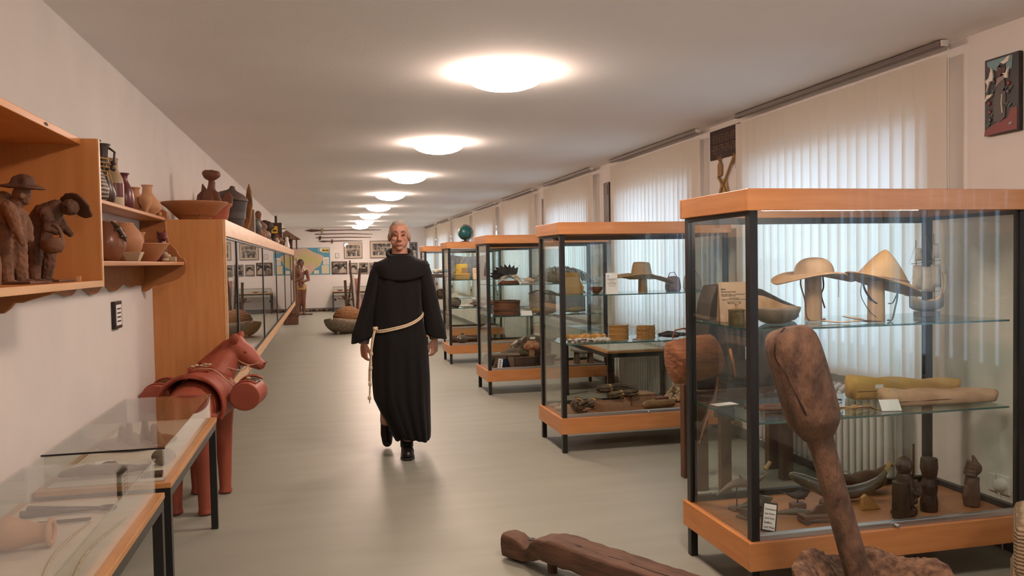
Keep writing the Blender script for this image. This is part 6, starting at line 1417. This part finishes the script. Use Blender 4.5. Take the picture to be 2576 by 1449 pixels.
# ================================================================ back wall: spears, map, photographs
YB = YF-.001
M_spear = mat('spear_wood', '#4a3022', .6, '#5d3f2d', scale=12)
for k, (x0, x1, z0, z1, head, lb) in enumerate(((-.56, 1.74, 2.472, 2.476, .5, 'topmost spear with the broadest blade on the back wall'), (-.27, 1.49, 2.36, 2.345, .18, 'second spear from the top, plain and thin'), (-.25, 1.45, 2.251, 2.245, .12, 'third spear from the top with a dark feather tuft'), (-.17, 1.17, 2.141, 2.138, .40, 'lowest spear with a short barbed head'))):
    T = thing('spear', lb, 'spear', (x0, YB-.03, z0), 0, 'spears on the back wall')
    L_ = x1-x0
    obj('shaft', MB().tube([(head*.9, 0, 0), (L_*.6, 0, .01), (L_, 0, z1-z0)], [.014, .013, .008], 8), M_spear, T, smooth=60)
    w_ = (.045, .018, .012, .026)[k]
    obj('blade', MB().prism([(0, 0), (head*.4, w_), (head*.85, w_*.6), (head, .012), (head, -.012), (head*.85, -w_*.6), (head*.4, -w_)], .014, XF((0, .007, 0), (R(90), 0, 0))), M_spear, T, bevel=.004)
    if k != 1: obj('tuft', MB().tube([(head+.03, 0, .05), (head+.03, -.01, 0), (head+.02, 0, -.07)], [.02, .035, .012], 8).jitter(.02, 40), (M_hornl, M_spear, M_dwood, M_bleath)[k], T)
# map of Brazil
mx0, mx1, mz0, mz1 = -1.04, .18, 1.126, 1.948
T = thing('wall_map', 'large coloured wall map of Brazil on the back wall', 'map', (mx0, YB-.012, mz0))
MW, MH = mx1-mx0, mz1-mz0
obj('sheet', MB().box(0, MW, 0, .012, 0, MH), mat('map_sea', '#4f8fa8', .7), T)
Mm = Matrix(((MW, 0, 0, 0), (0, 0, -1, 0), (0, MH, 0, 0), (0, 0, 0, 1)))
def mpiece(nm, poly, m, lay=1): obj(nm, MB().prism(poly, .002*lay, Mm), m, T)
ml_ = mat('map_land', '#b8b27a', .8, '#c9a99a', scale=3.2, detail=6, coord='Object', ramp=(.4, .6))
mpiece('land', [(0, .04), (0, .98), (.30, .98), (.42, .99), (.50, .93), (.57, .86), (.66, .80), (.74, .76), (.82, .70), (.86, .62), (.84, .55), (.79, .48), (.77, .38), (.73, .30), (.66, .25), (.60, .18), (.56, .10), (.52, .02), (.36, .02), (.20, .02)], ml_, 1)
mpiece('neighbour_land', [(0, .04), (0, .55), (.12, .50), (.25, .52), (.34, .42), (.36, .30), (.44, .22), (.46, .10), (.50, .03), (.2, .02)], mat('map_pale', '#cdc4ae', .8), 2)
for k, (a, b_, c, d, col) in enumerate(((0, .33, .03, .22, '#d6cdb8'), (.60, .72, .03, .16, '#cfcab8'), (.79, .97, .03, .34, '#c9bfa0'), (.83, .97, .36, .64, '#d8d3c6'), (.74, .80, .86, .98, '#e0ddd5'), (.72, .76, .88, .96, '#cfe0e4'), (.80, .985, .82, .985, '#d2bf7a'), (.0, .08, .86, .98, '#4d6f5e'), (.0, .04, .03, .97, '#cdbfa6'))):
    obj('inset', MB().box(a*MW, b_*MW, -.006, 0, c*MH, d*MH), mat('map_inset%d' % k, col, .8), T)
text('lettering', 'BRASIL', .068, mat('map_ink', '#4a3a24', .8), T, XF((.815*MW, -.0068, .865*MH), (R(90), 0, 0)), 'LEFT', .004)
for i in range(4): obj('inset_text', MB().box(.845*MW, .95*MW, -.0068, -.006, (.40+.05*i)*MH, (.415+.05*i)*MH), mat('map_print', '#9a9488', .9), T)
def photo(label, x0, z0, x1, z1, frame, fw_, mount, seed, kind='photograph'):
    T = thing('wall_photograph', label, kind, (x0, YB-.022, z0), 0, 'black and white photographs on the back wall')
    w_, h_ = x1-x0, z1-z0
    f = .018
    for a, b_, c, d in ((0, w_, 0, f), (0, w_, h_-f, h_), (0, f, f, h_-f), (w_-f, w_, f, h_-f)): obj('frame_bar', MB().box(a, b_, 0, .022, c, d), frame, T)
    obj('mount', MB().box(f, w_-f, .008, .014, f, h_-f), mount, T)
    m = mat('photo_print%d' % seed, '#14120f', .5, '#a89c8c', scale=7+seed % 3*2, detail=4, ramp=(.42, .62))
    g = fw_
    obj('print', MB().box(f+g, w_-f-g, .006, .008, f+g, h_-f-g), m, T)
    pale = mat('photo_pale', '#b5a899', .6); dark = mat('photo_dark', '#1d1a17', .6); mid = mat('photo_mid', '#6d645b', .6)
    rr_ = random.Random(seed); n_ = {1: 9, 2: 8}.get(seed, 2 if w_ > .4 else 1)
    for i in range(n_):
        cx_ = f+g+(w_-2*f-2*g)*((i+.5)/n_); ph = h_-2*f-2*g
        if seed in (1, 2): hh, ww = ph*rr_.uniform(.3, .6), w_*.035
        else: hh, ww = ph*.8, min(w_*.3/n_*1.2, .14)
        Mq = XF((cx_, .006, f+g+.01), (R(90), 0, 0))
        obj('figure', MB().prism([(-ww, 0), (-ww*.9, hh*.4), (-ww*.4, hh*.55), (ww*.4, hh*.55), (ww*.9, hh*.4), (ww, 0)], .002, Mq), (mid, pale, dark)[(i+seed) % 3], T)
        obj('figure_head', MB().prism([(ww*.55*math.cos(a), hh*.75+hh*.22*math.sin(a)) for a in [k_*math.pi/6 for k_ in range(12)]], .003, Mq), pale if seed > 2 else (pale, mid)[i % 2], T)
        if seed > 2: obj('figure_hair', MB().prism([(ww*.6*math.cos(a), hh*.80+hh*.22*math.sin(a)) for a in [k_*math.pi/6 for k_ in range(-1, 8)]], .004, Mq), dark, T)
    obj('glazing', MB().box(f, w_-f, .0, .002, f, h_-f), glass('photo_glass', (1, 1, 1), .04), T)
fg = mat('frame_grey', '#5f5348', .5); fb = mat('frame_black', '#161312', .5); fr_ = mat('frame_red', '#4f2a20', .5); mt = mat('mount_card', '#c8b8a4', .8)
photo('framed photograph of a crowd scene with a lamp reflected in its corner', .608, 1.60, 1.164, 2.09, fg, .05, mt, 1)
photo('framed photograph of a row of dancers left of the man', 1.395, 1.60, 2.118, 2.14, fg, .07, mt, 2)
photo('reddish-framed photograph of two people side by side', .223, 1.125, .693, 1.515, fr_, .012, fb, 3)
photo('photograph of a bearded man in a cap beside the spear tips', .74, 1.125, 1.005, 1.46, fb, .008, mt, 4)
photo('small grey photograph of a seated person, third in the lower row', 1.05, 1.12, 1.335, 1.465, fg, .008, mt, 5)
photo('small photograph half hidden by the robed man, end of the lower row', 1.365, 1.11, 1.615, 1.46, fg, .008, mt, 6)
photo('upright photograph right of the man in front of the window wall', 2.63, 1.50, 2.865, 2.075, fb, .008, mt, 7)
T = thing('notice_card', 'tiny framed notice between the map and the photographs', 'sign', (.345, YB-.012, 1.62))
obj('frame', MB().box(0, .11, 0, .012, 0, .145), fg, T); obj('card', MB().box(.012, .098, -.002, 0, .012, .133), M_paper, T)
obj('mark', MB().prism([(.04, .03), (.05, .03), (.07, .1), (.055, .115), (.06, .09)], .001, XF((0, -.002, 0), (R(90), 0, 0))), M_ink, T)
for i in range(9):
    x = -.62+.095*i if i < 8 else .12
    tag(place(org('floor_stone', MB().ell((0, 0, .04), (.05+.012*(i % 3), .06, .04+.012*(i % 2))), (M_dwood, M_gwood, M_bwood)[i % 3], vox=.02, it=2, disp=.03, dscale=.05), (x*1.0, YF-.12-.03*(i % 2), 0)), '%s stone lying along the back wall skirting, number %s from the statue' % (('dark', 'grey', 'brown')[i % 3], ('one', 'two', 'three', 'four', 'five', 'six', 'seven', 'eight', 'nine')[i]), 'stone')

# ---- statues at the end of the cabinet
M_stat = wood('statue_wood', '#4a2c1c', '#6a4530', 'z', 5, .5, 5)
T = thing('friar_statue', 'tall dark wooden statue of a robed bearded figure on a block', 'statue', (-.77, 20.4, 0)); T.scale = (.82, .82, 1)
b = MB().tube([(0, 0, .24), (0, 0, .6), (0, 0, 1.0), (0, 0, 1.3), (0, 0, 1.46)], [.19, .17, .16, .2, .12], 18).tube([(0, 0, 1.42), (.01, -.02, 1.6)], [.08, .07], 12).ell((.01, -.03, 1.68), (.09, .10, .13)).ell((.05, -.08, 1.58), (.06, .06, .08)).ell((-.02, .02, 1.73), (.10, .10, .09))
b.tube([(-.18, 0, 1.36), (-.24, -.06, 1.12), (-.05, -.2, 1.05), (.06, -.2, 1.08)], [.08, .075, .06, .05], 12, 1, True).tube([(.18, 0, 1.36), (.25, -.06, 1.12), (.06, -.2, 1.03)], [.08, .075, .05], 12, 1, True)
for i in range(6): b.tube([(-.15+.06*i, -.13+.02*abs(i-2.5), .26), (-.12+.05*i, -.13+.02*abs(i-2.5), .95)], [.03, .02], 8)
org('figure', b, M_stat, T, .014, 3)
obj('block', MB().box(-.26, .16, -.2, .2, 0, .20), M_stat, T, bevel=.015)
obj('plinth', MB().box(-.2, .2, -.16, .16, .20, .26), M_stat, T, bevel=.01)
T = thing('native_statue', 'slender brown wooden statue of a bare-chested person holding a spear', 'statue', (-.66, 24.1, 0))
b = MB()
for s in (-1, 1): b.tube([(.06*s, 0, .06), (.06*s, -.01, .42), (.07*s, 0, .80)], [.045, .06, .09], 12, 1, True).ell((.06*s, -.06, .05), (.05, .1, .04))
b.tube([(0, 0, .78), (0, 0, 1.0), (0, 0, 1.22), (0, 0, 1.32)], [.14, .12, .16, .09], 14, .7).tube([(0, 0, 1.3), (0, -.01, 1.38)], .05, 10).ell((0, -.01, 1.46), (.085, .09, .12))
b.tube([(.17, 0, 1.24), (.21, 0, 1.0), (.06, -.14, .95)], [.055, .05, .035], 10, 1, True).tube([(-.17, 0, 1.24), (-.2, -.02, 1.0), (-.12, -.16, 1.05)], [.055, .05, .035], 10, 1, True)
org('figure', b, mat('statue_brown', '#5a3320', .45, '#7a4a2e', scale=5), T, .014, 3)
obj('hair', MB().ell((0, .01, 1.49), (.10, .10, .11), nu=18, nv=10), M_dwood, T, smooth=180)
obj('spear', MB().tube([(-.12, -.17, .0), (-.11, -.17, 1.62)], [.012, .01], 8), M_spear, T)
obj('loincloth', MB().lathe([(.15, .72), (.16, .80), (.13, .88)], 18, sq=(1, .75)), M_tan2, T, smooth=50)
obj('base', MB().box(-.2, .3, -.16, .14, 0, .03), M_dwood, T, bevel=.01)

# ---- basket in a trough with tools, behind the man
T = thing('dugout_trough', 'pale weathered dugout trough on the floor left of the man', 'trough', (.46, 17.5, 0), R(64))
def tr(u, v):
    x = (u-.5)*1.5; a = math.pi*v; e = 1-abs(2*u-1)**3; w_ = .36*e+.03
    return (x, -w_*math.cos(a)*(1 if True else 0), .27+.08*abs(2*u-1)**2-(.26*e+.03)*math.sin(a)*(1))
obj('hull', MB().grid(tr, 26, 14), mat('bleached_wood', '#9a8b78', .85, '#7a6a58', scale=8, stretch=(1, 4, 4), bump=.4), T, smooth=180, solid=.045)
obj('keel_log', MB().tube([(-.5, 0, .03), (.5, 0, .03)], .03, 8), mat('bleached_wood', '#9a8b78', .85), T)
T = thing('big_basket', 'big round brown wickerwork basket lying in the dugout trough', 'basket', (.46, 17.5, .07))
M_wick = bands('wicker', '#5c3a1c', '#96683a', 'z', 11, .8, 6, .8)
org('weave', MB().ell((0, 0, .24), (.31, .36, .24)), M_wick, T, .02, 2, .5, .03, .06)
tl = [((868, 705), (872, 770), .03, 'M_bwood'), ((850, 750), (905, 755), .02, 'M_gwood'), ((855, 735), (900, 735), .02, 'M_gwood'), ((880, 655), (890, 770), .018, 'M_spear'), ((885, 690), (893, 765), .05, 'M_cottonw'), ((896, 700), (904, 760), .045, 'M_rw'), ((905, 675), (900, 760), .03, 'M_bwood'), ((862, 745), (888, 778), .022, 'M_spear'), ((883, 710), (876, 775), .02, 'M_spear')]
nmz = ['upright brown post', 'low grey crossbar', 'upper grey crossbar', 'thin tall spear shaft', 'bundle of white cotton cord', 'red and white striped pole', 'dark wooden plank', 'slanting brown stick', 'slim brown stick']
T = thing('loom_frame', 'wooden loom frame with crossbars, sticks and a red striped pole behind the basket', 'loom', (.50, 18.75, 0))
for k, (a, b_, r_, m_) in enumerate(tl):
    pa, pb = ony(*a, 18.75), ony(*b_, 18.75); pa.y = pb.y = 18.75
    if 'crossbar' not in nmz[k]: pb = pa+(pb-pa)*((pa.z-.0)/max(.2, pa.z-pb.z)) if pa.z-pb.z > .2 else pb
    pb.z = max(pb.z, .0) if 'crossbar' not in nmz[k] else pb.z
    o = obj(nmz[k].split()[-1], MB().tube([pa-Vector((.50, 18.75-.05*(k % 3), 0)), pb-Vector((.50, 18.75-.05*(k % 3), 0))], r_, 8), globals()[m_], T, smooth=60)
    o['label'] = nmz[k]
tag(place(obj('grey_stone', MB().ell((0, 0, .09), (.14, .2, .09)).jitter(.03, 6), M_gwood, smooth=60), (.68, 16.7, 0)), 'pale rounded stone at the front of the dugout trough', 'stone')
for i, (x, lb) in enumerate(((.45, 'brown dish'), (.7, 'small bowl'))):
    tag(place(obj('clay_saucer', MB().lathe([(.04, 0), (.1, .03), (.105, .035), (.09, .03), (.001, .012)], 18), M_terra2, smooth=50), (x, 25.25, .623)), lb+' under the glass of the vitrine at the back wall', 'dish')
